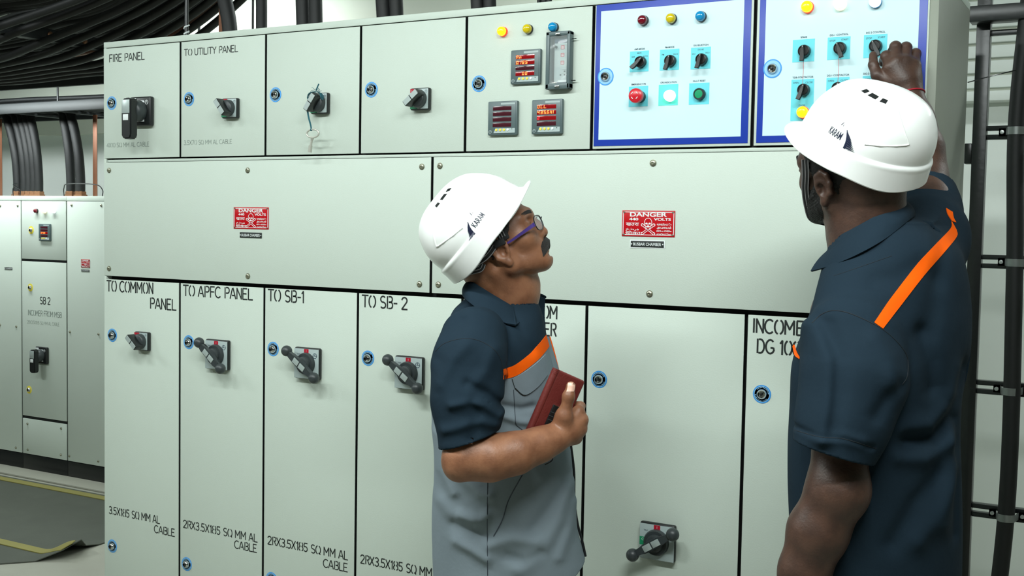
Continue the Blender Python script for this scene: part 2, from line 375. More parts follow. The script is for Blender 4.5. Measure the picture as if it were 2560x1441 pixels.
CYL = {}
def lock_meshes(kind):
    if kind in CYL: return CYL[kind]
    bm = NB(); lathe(bm, (0, 0, 0), (0, -1, 0), [(0.0235, 0.0002), (0.0235, 0.0008), (0, 0.0009)], 32, 0)
    if kind == 'blue':
        lathe(bm, (0, 0, 0), (0, -1, 0), [(0.0205, 0.0009), (0.0205, 0.00115), (0.0192, 0.00115), (0.0192, 0.0009)], 32, 1)
        for k in range(26):
            a = 2*math.pi*k/26
            if 0.3 < (a % math.pi) < 2.84:
                c = Vector((0.0168*math.cos(a), -0.0011, 0.0168*math.sin(a)))
                box(bm, c-Vector((.0011, .0001, .0011)), c+Vector((.0011, .0001, .0011)), 0, 1)
    st = mesh_of(bm, 'sticker', ['blue_st', 'blue_st2'] if kind == 'blue' else ['yellow_st', 'yellow_st'])
    bm = NB(); lathe(bm, (0, 0, 0), (0, -1, 0), [(0.0135, 0.001), (0.0135, 0.003), (0.0112, 0.009), (0.0085, 0.0115), (0.0080, 0.0115), (0.0062, 0.004), (0, 0.004)], 28, 0)
    bm2 = box(bm, (-0.0022, -0.0095, -0.0036), (0.0022, -0.0042, 0.0036), 0.0008, 1)
    cy = mesh_of(bm, 'lock_barrel', ['chrome', 'black'])
    CYL[kind] = (st, cy); return CYL[kind]
def lock(parent, x, z, kind='blue', y=0.0, org=None):
    st, cy = lock_meshes(kind); l = put('lock', cy, parent, (x, y, z)); s = put('lock_sticker', st, l)
    l.rotation_euler = (0, random.uniform(-0.5, 0.5), 0)
    return l
def screw(parent, x, z, y=0.0, r=0.0075, mt='zinc'):
    k = ('screw', r, mt)
    if k not in CYL:
        bm = NB(); lathe(bm, (0, 0, 0), (0, -1, 0), [(r*1.25, 0.0003), (r*1.25, 0.0015), (r, 0.0017), (r*0.95, 0.004), (r*0.6, 0.0058), (r*0.45, 0.0058), (r*0.35, 0.0035), (0, 0.0035)], 18); CYL[k] = mesh_of(bm, 'screw', mt)
    return put('screw', CYL[k], parent, (x, y, z))

def base_plate(bm, s, d, mi=0, r=0.004):
    box(bm, (-s, -d, -s), (s, -0.0003, s), r, mi, 3)
def roundel(bm, x, y, z, r, mi):
    n = 18
    for k in range(n):
        a0, a1 = 2*math.pi*k/n, 2*math.pi*(k+1)/n
        q = [(x+rr*math.cos(a), y, z+rr*math.sin(a)) for rr, a in ((r, a0), (r, a1), (r*0.8, a1), (r*0.8, a0))]
        bm.faces.new([bm.verts.new(p) for p in q]).material_index = mi
    box(bm, (x-r, y-0.0001, z-r*0.08), (x+r, y, z+r*0.08), 0, mi)
    box(bm, (x-r*0.1, y-0.0001, z-r*0.1), (x+r*0.1, y, z+r*0.8), 0, mi)
def knob_handle(parent, x, z, ang, y=0.0):
    """square plate with a round knob and a barred grip; ang = tilt of the grip from upright"""
    s, d = 0.0325, 0.017
    bm = NB(); base_plate(bm, s, d); h = obj('rotary_handle', bm, 'black', parent, loc=(x, y, z))
    bm = NB(); box(bm, (-s+0.001, -d-0.0012, -s+0.0035), (s-0.001, -d-0.0002, s-0.0025), 0.0004, 0)
    box(bm, (-s+0.001, -d-0.0016, s-0.0135), (-0.006, -d-0.0012, s-0.0026), 0, 1)
    box(bm, (-s+0.001, -d-0.0016, -s+0.0036), (-0.006, -d-0.0012, -s+0.0135), 0, 2)
    text_bm(bm, 'I', (-s+0.005, -d-0.0017, s-0.0115), XA, ZA, 0.006, 3)
    roundel(bm, s-0.008, -d-0.0014, s-0.0105, 0.0042, 4)
    obj('face_plate', bm, ['pale_pl', 'red', 'green', 'white_pl', 'text_dk'], h)
    bm = NB(); lathe(bm, (0, 0, 0), (0, -1, 0), [(0.027, d+0.0014), (0.027, d+0.009), (0.0255, d+0.016), (0.022, d+0.019), (0, d+0.0195)], 32); obj('knob', bm, 'dark', h)
    bm = NB(); R_ = Matrix.Rotation(ang, 4, 'Y')
    box(bm, (-0.0095, -d-0.047, -0.030), (0.0095, -d-0.012, 0.030), 0.003, 0, 2, R_)
    box(bm, (-0.0082, -d-0.0478, 0.0015), (0.0082, -d-0.0466, 0.0275), 0.0004, 1, 1, R_)
    box(bm, (-0.0082, -d-0.0478, -0.0275), (0.0082, -d-0.0466, -0.0015), 0.0004, 1, 1, R_)
    obj('grip', bm, ['black', 'silver'], h)
    return h
def ball_handle(parent, x, z, ang, half, y=0.0, off=False):
    s, d = 0.050, 0.016
    bm = NB(); base_plate(bm, s, d, 0, 0.005); h = obj('rotary_handle', bm, 'black', parent, loc=(x, y, z))
    bm = NB(); box(bm, (-s+0.0008, -d-0.0014, -s+0.002), (s-0.001, -d-0.0002, s-0.004), 0.0005, 0)
    box(bm, (-0.009, -d-0.0018, 0.027), (0.009, -d-0.0014, s-0.0042), 0, 1)
    text_bm(bm, 'I', (0, -d-0.0019, 0.037), XA, ZA, 0.006, 3, center=True); text_bm(bm, 'ON', (0, -d-0.0019, 0.030), XA, ZA, 0.004, 3, center=True)
    text_bm(bm, 'TRIP', (-0.038, -d-0.0016, 0.026), XA, ZA, 0.0045, 4)
    if off: box(bm, (-s+0.001, -d-0.0018, -0.012), (-0.028, -d-0.0014, 0.010), 0, 2); text_bm(bm, 'O', (-0.043, -d-0.0019, 0.0), XA, ZA, 0.007, 3)
    roundel(bm, s-0.016, -d-0.0017, 0.026, 0.0085, 4)
    obj('face_plate', bm, ['pale_pl', 'red', 'green', 'white_pl', 'text_dk'], h)
    bm = NB(); lathe(bm, (0, 0, 0), (0, -1, 0), [(0.035, d+0.0016), (0.035, d+0.008), (0.032, d+0.014), (0.024, d+0.014), (0.022, d+0.024), (0.017, d+0.026), (0, d+0.0262)], 36); obj('knob', bm, 'dark', h)
    bm = NB(); R_ = Matrix.Rotation(ang, 4, 'Y'); yb = -d-0.031
    prof = [(-half, 0.0075), (-half*0.55, 0.0095), (-half*0.36, 0.0125), (half*0.36, 0.0125), (half*0.55, 0.0095), (half, 0.0075)]
    poly = [(a, b) for a, b in prof] + [(a, -b) for a, b in reversed(prof)]
    vs0 = len(bm.verts); prism(bm, poly, (0, yb+0.008, 0), (0, 0, 1), (1, 0, 0), (0, -0.016, 0), 0)
    bmesh.ops.bevel(bm, geom=bm.edges[:], offset=0.002, segments=2, affect='EDGES')
    for a, b in ((0.002, 0.026), (-0.026, -0.002)): box(bm, (-0.0085, yb-0.0095, a), (0.0085, yb-0.0078, b), 0.0004, 1)
    box(bm, (-0.014, yb+0.002, -0.016), (0.014, yb+0.012, 0.016), 0.003, 0)
    xform(bm.verts, R_); obj('lever', bm, ['dark', 'silver'], h)
    for s_ in (1, -1):
        bm = NB(); p = R_ @ Vector((0, yb, s_*half)); ball(bm, p, 0.0175, 24); obj('ball_grip', bm, 'dark', h)
    return h
def pistol_handle(parent, x, z, y=0.0, k=1.0):
    s, d = 0.050*k, 0.020*k
    bm = NB(); base_plate(bm, s, d, 0, 0.006*k); h = obj('rotary_handle', bm, 'black', parent, loc=(x, y, z))
    bm = NB(); box(bm, (-0.036*k, -d-0.0014, -0.036*k), (0.022*k, -d-0.0002, 0.036*k), 0.0004, 0)
    box(bm, (-0.044*k, -d-0.002, 0.036*k), (-0.016*k, -d-0.0003, 0.045*k), 0.0004, 1)
    roundel(bm, 0.034*k, -d-0.0012, 0.030*k, 0.008*k, 1)
    obj('face_plate', bm, ['white_pl', 'white_pl'], h)
    bm = NB(); lathe(bm, (0, 0, 0), (0, -1, 0), [(0.036*k, d+0.0016), (0.036*k, d+0.018*k), (0.033*k, d+0.03*k), (0.026*k, d+0.036*k), (0, d+0.038*k)], 36); obj('knob', bm, 'dark', h)
    bm = NB(); ya, yb = -d-0.030*k, -d-0.062*k
    poly = [(-0.023, 0.022), (-0.017, 0.036), (-0.004, 0.040), (0.016, 0.040), (0.024, 0.034), (0.024, -0.085), (0.018, -0.098), (-0.012, -0.099), (-0.022, -0.088)]
    prism(bm, [(a*k, b*k) for a, b in poly], (0, ya, 0), (1, 0, 0), (0, 0, 1), (0, yb-ya, 0), 0)
    bmesh.ops.bevel(bm, geom=[e for e in bm.edges], offset=0.004*k, segments=2, affect='EDGES')
    box(bm, (-0.018*k, yb-0.0008, -0.012*k), (0.019*k, yb+0.0005, 0.033*k), 0.0003, 1)
    box(bm, (-0.012*k, yb-0.0012, -0.036*k), (0.013*k, yb+0.0005, -0.016*k), 0.0003, 2)
    obj('pistol_grip', bm, ['black', 'silver', 'white_pl'], h)
    return h
def cubicle(name, label, cat, x0, x1, z0, z1, group=None, bev=0.003):
    cx = (x0+x1)/2; t = thing(name, label, cat, (cx, 0, z0), group)
    w = (x1-x0)/2
    bm = NB(); box(bm, (-w+G, 0.0235, G*0.4+0.0006), (w-G-0.0012, 0.0031, z1-z0-G*0.4-0.0006), 0); obj('gasket', bm, 'gasket', t)  # black block behind the door edge, standing in for shadow in the gap
    bm = NB(); box(bm, (-w+G, 0, G*0.4), (w-G, 0.003, z1-z0-G*0.4), 0.0011, 0, 2)
    d = obj('door' if name != 'busbar_cover' else 'cover_plate', bm, 'panel', t)
    return t, cx, z0
def place(t, u, v, y=0.0):
    p = onY(u, v, y); return p.x-t.location.x, p.z-t.location.z
def write(t, items, mt='ink', name='lettering'):
    """items: (text, baseline start px, baseline end px, cap height px)"""
    bm = NB()
    for tx, a, b, hp in items:
        p0, p1 = onY(*a, 0), onY(*b, 0); h = p0.z+0 - onY(a[0], a[1]+hp, 0).z
        off = t.location
        zz = (p0.z+p1.z)/2
        stencil(bm, tx, (p0.x-off.x, 0, zz-off.z), (p1.x-off.x, 0, zz-off.z), abs(h))
    return obj(name, bm, mt, t, 0)
U = [('feeder_cubicle', 'upper left feeder door marked FIRE PANEL, with a black pistol handle'),
     ('feeder_cubicle', 'upper feeder door marked TO UTILITY PANEL, with a small black knob handle'),
     ('feeder_cubicle', 'unmarked upper feeder door with a key dangling from its handle'),
     ('feeder_cubicle', 'unmarked upper feeder door with a small knob handle, left of the metering door')]
cub = []
for k in range(4): cub.append(cubicle(U[k][0], U[k][1], 'switchgear cubicle', GX[k], GX[k+1], ZDB, ZD, 'upper feeder cubicles')[0])
for k, (u, v) in enumerate(((279.5, 258), (472.5, 248), (689, 237), (928.5, 224.5))): lock(cub[k], *place(cub[k], u, v))
write(cub[0], [('FIRE PANEL', (273, 155.5), (361, 148.5), 18)]); write(cub[0], [('4X10 SQ MM AL CABLE', (267, 369), (373, 365.5), 10.5)], 'faded', 'faded_lettering')
write(cub[1], [('TO UTILITY PANEL', (460.5, 139.5), (594.5, 129.5), 16)]); write(cub[1], [('3.5X70 SQ MM AL CABLE', (460, 362.5), (580, 359), 10.5)], 'faded', 'faded_lettering')
x, z = place(cub[0], 386, 278.5); pistol_handle(cub[0], x-0.049, z)
for k, ur, v, ang in ((1, 600, 271, -0.68), (2, 826, 259, 0.62), (3, 1079, 248, 0.9)):
    x, z = place(cub[k], ur, v); knob_handle(cub[k], x-0.032, z, ang)
# lower row
LX = [GX[0], onY(448.7, 1000, 0).x, onY(659, 1000, 0).x, onY(892, 1000, 0).x, None, onY(1460, 1100, 0).x, onY(1857, 1100, 0).x]
LX[4] = onY(1155, 800, 0).x; LXR = xr7
Ln = [('lower left feeder door marked TO COMMON PANEL, with a small knob handle', 0, 1), ('lower feeder door marked TO APFC PANEL, with a twin-ball handle', 1, 2),
      ('lower feeder door marked TO SB-1, with a twin-ball handle', 2, 3), ('lower feeder door marked TO SB- 2, beside the man holding the phone case', 3, 4),
      ('lower incomer door partly hidden behind the man holding the phone case', 4, 5), ('wide blank lower door between the two men, its twin-ball handle near the bottom', 5, 6),
      ('lower right incomer door marked INCOMER DG, behind the taller man', 6, 7)]
low = []
for lab, a, b in Ln:
    low.append(cubicle('feeder_cubicle' if a < 4 else 'incomer_cubicle', lab, 'switchgear cubicle', LX[a], LX[b] if b < 7 else LXR, ZLB, ZLT, 'lower feeder cubicles' if a < 4 else 'lower incomer cubicles')[0])
for k, (u, v) in ((0, (281, 838.5)), (0, (281, 1366)), (1, (472, 856)), (1, (467, 1411)), (2, (683, 873)), (2, (679, 1449)), (3, (920, 896)), (3, (900, 1490)), (5, (1498, 949)), (6, (1905, 986))): lock(low[k], *place(low[k], u, v))
write(low[0], [('TO COMMON', (267, 729), (383, 734), 26), ('PANEL', (375, 772), (440, 775.5), 26), ('3.5X185 SQ MM AL', (273, 1286), (399, 1308.5), 18), ('CABLE', (385.5, 1332), (437, 1342), 18)])
write(low[1], [('TO APFC PANEL', (458, 740.5), (631, 749), 26), ('2RX3.5X185 SQ MM AL', (458, 1321.5), (643, 1354), 18.5), ('CABLE', (586, 1371), (642, 1382), 19)])
write(low[2], [('TO SB-1', (670, 753), (761, 757), 28), ('2RX3.5X185 SQ MM AL', (669, 1361.5), (869, 1400), 20), ('CABLE', (808, 1419), (869, 1430), 20)])
write(low[3], [('TO SB- 2', (905, 768), (1019, 774), 29), ('2RX3.5X185 SQ MM AL', (901, 1409), (1112, 1450), 21)])
write(low[4], [('INCOMER FROM', (1208, 787), (1394, 797), 30), ('TRANSFORMER', (1208, 829), (1391, 840), 30)])
write(low[6], [('INCOMER', (1881, 832), (2032, 840), 34), ('DG 100', (1891, 883), (2000, 889), 34)])
x, z = place(low[0], 378, 854.5); knob_handle(low[0], x-0.032, z, -0.85)
def ball_at(t, ur, vc, b1, b2, off=False):
    x, z = place(t, ur, vc); yb = -0.047
    p1, p2 = onY(*b1, yb), onY(*b2, yb); d = p2-p1
    ball_handle(t, x-0.049, z, math.atan2(d.x, d.z), d.length/2, off=off)
ball_at(low[1], 577, 889, (489, 856), (542, 921)); ball_at(low[2], 805, 911, (708, 878), (775.5, 946)); ball_at(low[3], 1062.5, 935, (961, 900), (1034, 971)); ball_at(low[5], 1691, 1360, (1574, 1390), (1674, 1339), True)
# busbar chamber covers
def danger_sign(parent, px, py, wd, ht):
    """red enamel plate: DANGER 440 VOLTS, skull and crossed bones, the warning in several scripts"""
    bm = NB(); box(bm, (-wd/2, -0.0016, -ht/2), (wd/2, -0.0002, ht/2), 0.0004, 0)
    b = 0.0026
    for a, c in (((-wd/2+b, ht/2-2*b), (wd/2-b, ht/2-1.4*b)), ((-wd/2+b, -ht/2+1.4*b), (wd/2-b, -ht/2+2*b)), ((-wd/2+b, -ht/2+1.4*b), (-wd/2+1.7*b, ht/2-1.4*b)), ((wd/2-1.7*b, -ht/2+1.4*b), (wd/2-b, ht/2-1.4*b))):
        box(bm, (a[0], -0.0018, a[1]), (c[0], -0.0016, c[1]), 0, 1)
    s = obj('danger_sign', bm, ['sign_red', 'white_pl'], parent, loc=(px, 0, py)); s['label'] = 'red enamel danger plate'
    bm = NB(); y = -0.0019; W, H = wd, ht
    text_bm(bm, 'DANGER', (0, y, H*0.27), XA, ZA, H*0.155, 0, W*0.70, True, bold=0.03)
    text_bm(bm, '440', (-W*0.275, y, H*0.12), XA, ZA, H*0.095, 0, W*0.175, True, bold=0.035)
    text_bm(bm, 'VOLTS', (W*0.265, y, H*0.12), XA, ZA, H*0.10, 0, W*0.32, True, bold=0.03)
    for tx, cx, z0, wd_, h in (('\u0916\u0924\u0930\u093e', -0.30, -0.085, 0.25, 0.12), ('\u062e\u0637\u0631\u0647', -0.30, -0.265, 0.25, 0.09), ('\u0927\u094b\u0915\u093e', -0.285, -0.42, 0.29, 0.10),
                            ('\u0c85\u0caa\u0cbe\u0caf', 0.30, -0.06, 0.27, 0.075), ('\u0b85\u0baa\u0bbe\u0baf\u0bae\u0bcd', 0.30, -0.19, 0.27, 0.085), ('\u0d05\u0d2a\u0d3e\u0d2f\u0d02', 0.30, -0.31, 0.28, 0.075), ('\u0c05\u0c2a\u0c3e\u0c2f\u0c02', 0.30, -0.43, 0.27, 0.07)):
        text_bm(bm, tx, (W*cx, y, H*z0), XA, ZA, H*h, 0, W*wd_, True, bold=0.012)
    obj('lettering', bm, 'white_pl', s, 0)
    bm = NB(); k = H
    def disc(cx, cz, rx, rz, mi, yy):
        n = 20; f = bm.faces.new([bm.verts.new((cx+rx*math.cos(2*math.pi*i/n), yy, cz+rz*math.sin(2*math.pi*i/n))) for i in range(n)]); f.material_index = mi
    for a in (0.62, -0.62):
        c, s_ = math.cos(a), math.sin(a)
        for hw, L, mi, yy in ((0.045, 0.30, 0, y), (0.022, 0.27, 1, y-0.0001)):
            q = [(-L, -hw), (L, -hw), (L, hw), (-L, hw)]
            bm.faces.new([bm.verts.new(((p*c-q_*s_)*k, yy, (p*s_+q_*c-0.22)*k)) for p, q_ in q]).material_index = mi
        for e in (-0.29, 0.29): disc(e*c*k, (e*s_-0.22)*k, 0.06*k, 0.06*k, 0, y-0.00005); disc(e*c*k, (e*s_-0.22)*k, 0.03*k, 0.03*k, 1, y-0.00015)
    disc(0, 0.03*k, 0.165*k, 0.19*k, 0, y-0.0002); disc(0, 0.035*k, 0.14*k, 0.165*k, 1, y-0.0003)
    disc(0, -0.11*k, 0.11*k, 0.12*k, 0, y-0.00025); disc(0, -0.11*k, 0.088*k, 0.10*k, 1, y-0.00035)
    for s_ in (-1, 1): disc(s_*0.065*k, 0.0, 0.05*k, 0.034*k, 0, y-0.0004)
    disc(0, -0.06*k, 0.022*k, 0.03*k, 0, y-0.0004); disc(0, -0.115*k, 0.08*k, 0.032*k, 0, y-0.0004)
    obj('skull_emblem', bm, ['white_pl', 'sign_red'], s, 0)
    bm = NB()
    for a in (-1, 1):
        for b_ in (-1, 1): lathe(bm, (a*(W/2-0.006), -0.0017, b_*(H/2-0.005)), (0, -1, 0), [(0.0026, 0), (0.0026, 0.0012), (0, 0.0015)], 10)
    obj('rivets', bm, 'zinc', s)
def name_plate(parent, px, pz, wd, ht, body='BUSBAR CHAMBER', white=True):
    bm = NB(); 
    if white: box(bm, (-wd/2-0.0022, -0.0012, -ht/2-0.0026), (wd/2+0.0026, -0.0002, ht/2+0.0022), 0.0003, 1)
    box(bm, (-wd/2, -0.0020, -ht/2), (wd/2, -0.0011, ht/2), 0.0003, 0)
    n = obj('name_plate', bm, ['ink', 'white_pl'], parent, loc=(px, 0, pz)); n['label'] = 'small black name plate'
    bm = NB(); text_bm(bm, body, (0, -0.0021, -ht*0.24), XA, ZA, ht*0.46, 0, wd*0.84, True, bold=0.01)
    for s in (-1, 1): lathe(bm, (s*(wd/2-0.003), -0.002, 0), (0, -1, 0), [(0.0018, 0), (0.0018, 0.0008), (0, 0.001)], 8)
    obj('lettering', bm, 'white_pl', n, 0)
XM = onY(1078.5, 560, 0).x
bc1 = cubicle('busbar_cover', 'left busbar chamber cover with red danger plate, across the middle', 'busbar cover', GX[0], XM, ZMB, ZMT, 'busbar chamber covers')[0]
bc2 = cubicle('busbar_cover', 'right busbar chamber cover with red danger plate, behind the two men', 'busbar cover', XM, LXR, ZMB, ZMT, 'busbar chamber covers')[0]
for u, v in ((273, 426), (619.5, 426), (1055, 417), (273, 672), (620, 691), (1049, 711)): screw(bc1, *place(bc1, u, v))
for u, v in ((1100, 415), (1633, 408), (1096, 712), (1624, 735), (2200, 402), (2190, 760)): screw(bc2, *place(bc2, u, v))
def rect_at(t, a, b):
    p, q = onY(*a, 0), onY(*b, 0); return (p.x+q.x)/2-t.location.x, (p.z+q.z)/2-t.location.z, abs(q.x-p.x), abs(p.z-q.z)
danger_sign(bc1, *rect_at(bc1, (585, 518), (672, 574))); name_plate(bc1, *rect_at(bc1, (600.5, 581), (655, 596)), white=False)
danger_sign(bc2, *rect_at(bc2, (1556.5, 526), (1687, 593.5))); name_plate(bc2, *rect_at(bc2, (1577.5, 602), (1660, 620)))

# ---- metering cubicle
mc = cubicle('metering_cubicle', 'metering door with three coloured lamps, three digital meters and a relay', 'switchgear cubicle', GX[4], GX[5], ZDB, ZD)[0]
lock(mc, *place(mc, 1197.5, 209.5))
def lamp(parent, x, z, mt, r=0.0138, rim='black', y=0.0, label=None):
    k = ('lamp', mt, rim, r)
    if k not in CYL:
        bm = NB(); lathe(bm, (0, 0, 0), (0, -1, 0), [(r, 0.0003), (r, 0.006), (r*0.96, 0.0075), (r*0.9, 0.0075)], 28, 0); a = mesh_of(bm, 'lamp_collar', rim)
        bm = NB(); lathe(bm, (0, 0, 0), (0, -1, 0), [(r*0.93, 0.006), (r*0.93, 0.012), (r*0.86, 0.0165), (r*0.66, 0.0195), (r*0.35, 0.021), (0, 0.0214)], 28, 0); b = mesh_of(bm, 'lamp_lens', mt)
        CYL[k] = (a, b)
    o = put('indicator_lamp', CYL[k][0], parent, (x, y, z)); l = put('lamp_lens', CYL[k][1], o)
    if label: o['label'] = label
    return o
LY = -0.0185
for u, v, mt, rim, lab in ((1250.5, 77, 'amber_on', 'amber_rim', 'lit amber lamp'), (1314.5, 71, 'lamp_yel', 'black', 'yellow lamp'), (1378.5, 66.5, 'lamp_blue', 'black', 'blue lamp')):
    lamp(mc, *place(mc, u, v, LY), mt, rim=rim, label=lab)
SEG = {'0': 'abcdef', '1': 'bc', '2': 'abged', '3': 'abgcd', '4': 'fgbc', '5': 'afgcd', '6': 'afgedc', '7': 'abc', '8': 'abcdefg', 'A': 'abcefg', 'n': 'ceg', 'U': 'bcdef', 'L': 'def', 'H': 'bcefg', 'I': 'ef', ' ': ''}
def seg_text(bm, s, x0, z0, w, h, y, mi=0, lean=0.12):
    """seven-segment digits; a dot follows its digit"""
    x = x0; t_ = h*0.15
    for ch in s:
        if ch == '.':
            box(bm, (x-w*0.34, y-0.0003, z0), (x-w*0.34+t_, y, z0+t_), 0, mi); continue
        ww = w*0.62
        pos = {'a': ((0, h-t_), (ww, h)), 'd': ((0, 0), (ww, t_)), 'g': ((0, h/2-t_/2), (ww, h/2+t_/2)), 'f': ((0, h/2), (t_, h)), 'b': ((ww-t_, h/2), (ww, h)), 'e': ((0, 0), (t_, h/2)), 'c': ((ww-t_, 0), (ww, h/2))}
        for c in SEG[ch]:
            (ax, az), (bx, bz) = pos[c]
            q = [(ax, az), (bx, az), (bx, bz), (ax, bz)]
            bm.faces.new([bm.verts.new((x+a+b_*lean, y, z0+b_)) for a, b_ in q]).material_index = mi
        x += w
def meter(parent, cx, cz, s, rows, lit, y=0.0, label=None):
    """square panel meter; rows of seven-segment digits, a strip of round keys below"""
    d = 0.012
    bm = NB(); box(bm, (-s/2, -d, -s/2), (s/2, -0.0003, s/2), 0.003, 0, 2); m_ = obj('digital_meter', bm, 'grey_pl', parent, loc=(cx, y, cz))
    if label: m_['label'] = label
    bm = NB(); box(bm, (-s*0.46, -d-0.0008, -s*0.455), (s*0.45, -d-0.0002, s*0.455), 0.0004, 0)
    box(bm, (-s*0.05, -d-0.0012, s*0.39), (s*0.43, -d-0.0008, s*0.445), 0, 1)
    prism(bm, [(-0.29*s, -0.44*s), (0.44*s, -0.44*s), (0.44*s, -0.30*s), (-0.22*s, -0.30*s)], (0, -d-0.0009, 0), XA, ZA, (0, -0.0003, 0), 1)
    roundel(bm, -s*0.40, -d-0.0013, -s*0.40, s*0.05, 1)
    obj('fascia', bm, ['grey_pl', 'pale_pl'], m_)
    for k in range(4):
        z0 = s*(0.225 - 0.163*k)
        bm = NB(); box(bm, (-s*0.32, -d-0.0013, z0), (s*0.31, -d-0.0007, z0+s*0.125), 0.0003); obj('display_window', bm, 'disp_on' if k in lit else 'disp', m_)
        if rows and rows[k]:
            tx, st, mt = rows[k]; bm = NB(); seg_text(bm, tx, s*(-0.30+st*0.1), z0+s*0.018, s*0.102, s*0.092, -d-0.0016); obj('digits', bm, mt, m_, 0)
    for k, x in enumerate((-0.19, -0.055, 0.075, 0.20)):
        bm = NB(); lathe(bm, (s*x, -d-0.0012, -s*0.35), (0, -1, 0), [(s*0.040, 0), (s*0.036, 0.0016), (s*0.024, 0.002), (0, 0.0014)], 16); obj('key', bm, 'yellow_st' if k < 3 else 'white_pl', m_)
    bm = NB(); ball(bm, (s*0.34, -d-0.001, -s*0.33), s*0.014, 8); obj('pinhole', bm, 'black', m_)
def meter_px(parent, q, rows, lit, label):
    c = [onY(*p, -0.006) for p in q]
    cx = sum(p.x for p in c)/4; cz = sum(p.z for p in c)/4; s = ((c[1].x-c[0].x)+(c[2].x-c[3].x)+(c[0].z-c[3].z)+(c[1].z-c[2].z))/4
    meter(parent, cx-parent.location.x, cz-parent.location.z, s, rows, lit, label=label)
meter_px(mc, [(1279, 127.7), (1353.8, 121.4), (1353, 207), (1278.5, 212.7)], [('An', 0, 'led'), ('0.185', 0, 'led'), None, ('  00', 0, 'led')], (0, 1, 3), 'upper meter reading 0.185')
meter_px(mc, [(1223, 255), (1296, 251), (1294, 338), (1221.5, 339)], None, (), 'lower left meter, unlit')
meter_px(mc, [(1332.5, 250), (1408.5, 246.6), (1406, 335), (1331, 337)], [('ULL.', 0, 'led'), ('435.6HI', 0, 'led'), ('2', 0, 'led_dim'), None], (0, 1, 2), 'lower right meter reading 435.6')
# relay with a clear cover
c = [onY(*p, -0.012) for p in ((1369, 80.6), (1430, 78.7), (1428, 222), (1368, 225))]
x0, x1, z1, z0 = (c[0].x+c[3].x)/2, (c[1].x+c[2].x)/2, (c[0].z+c[1].z)/2, (c[2].z+c[3].z)/2
w2, h2, L = (x1-x0)/2, (z1-z0)/2, mc.location
bm = NB()
for a, b in (((-w2, -h2), (-w2+0.012, h2)), ((w2-0.010, -h2), (w2, h2)), ((-w2, h2-0.012), (w2, h2)), ((-w2, -h2), (w2, -h2+0.016))): box(bm, (a[0], -0.024, a[1]), (b[0], -0.0003, b[1]), 0.003, 0)
rl = obj('protection_relay', bm, 'grey_pl', mc, loc=((x0+x1)/2-L.x, 0, (z0+z1)/2-L.z))
bm = NB(); box(bm, (-w2+0.011, -0.006, -h2+0.015), (w2-0.009, -0.0004, h2-0.011), 0, 0)
xa, xb = -w2+0.019, w2-0.011; zz = lambda f: -h2+0.016 + f*(2*h2-0.028)
def rr(xf0, xf1, f0, f1, mi, y=-0.0066): box(bm, (xa+(xb-xa)*xf0, y, zz(f0)), (xa+(xb-xa)*xf1, -0.006, zz(f1)), 0, mi)
rr(0, 1, 0.05, 0.98, 1); rr(0, 1, 0.86, 0.98, 2, -0.0068); rr(0, 1, 0.36, 0.70, 3, -0.0067); rr(0.42, 1, 0.53, 0.72, 1, -0.0069); rr(0, 1, 0.0, 0.05, 2); rr(0.28, 1, 0.03, 0.075, 4, -0.007)
for f in (0.77, 0.61, 0.445): rr(0.44, 0.68, f-0.04, f+0.04, 5, -0.0072); [rr(0.47, 0.65, f-0.03+0.02*q, f-0.02+0.02*q, 4, -0.0073) for q in range(3)]
for xf, f in ((0.72, 0.26), (0.72, 0.185), (0.44, 0.185)): rr(xf-0.05, xf+0.05, f-0.012, f+0.012, 6, -0.0073)
for f in (0.82, 0.67, 0.3, 0.22): rr(0.5, 0.9, f, f+0.006, 3, -0.0075)
obj('relay_face', bm, ['black', 'pale_pl', 'text_dk', 'silver', 'white_pl', 'red', 'black'], rl)
bm = NB(); cyl(bm, (xa+0.006, -0.007, zz(0.78)), (xa+0.004, -0.020, zz(0.785)), 0.0035); obj('relay_knob', bm, 'black', rl)
bm = NB(); ball(bm, (xb-0.004, -0.007, zz(0.93)), 0.0025, 10); ball(bm, (xa+0.004, -0.007, zz(0.025)), 0.0025, 10); obj('relay_screws', bm, 'zinc', rl)
bm = NB(); box(bm, (-w2+0.010, -0.0215, -h2+0.014), (w2-0.008, -0.020, h2-0.010), 0.0005); obj('clear_cover', bm, 'clear', rl)
for f, s in ((h2-0.008, 1), (-h2+0.006, -1)):
    bm = NB(); box(bm, (-0.006, -0.027, f-0.003), (0.008, -0.0235, f+0.003), 0.001); obj('cover_latch', bm, 'chrome', rl)
for f in (0.93, 0.05): 
    bm = NB(); cyl(bm, (w2-0.001, -0.010, zz(f)), (w2+0.012, -0.010, zz(f)), 0.0013, seg=8); obj('hinge_pin', bm, 'black', rl)

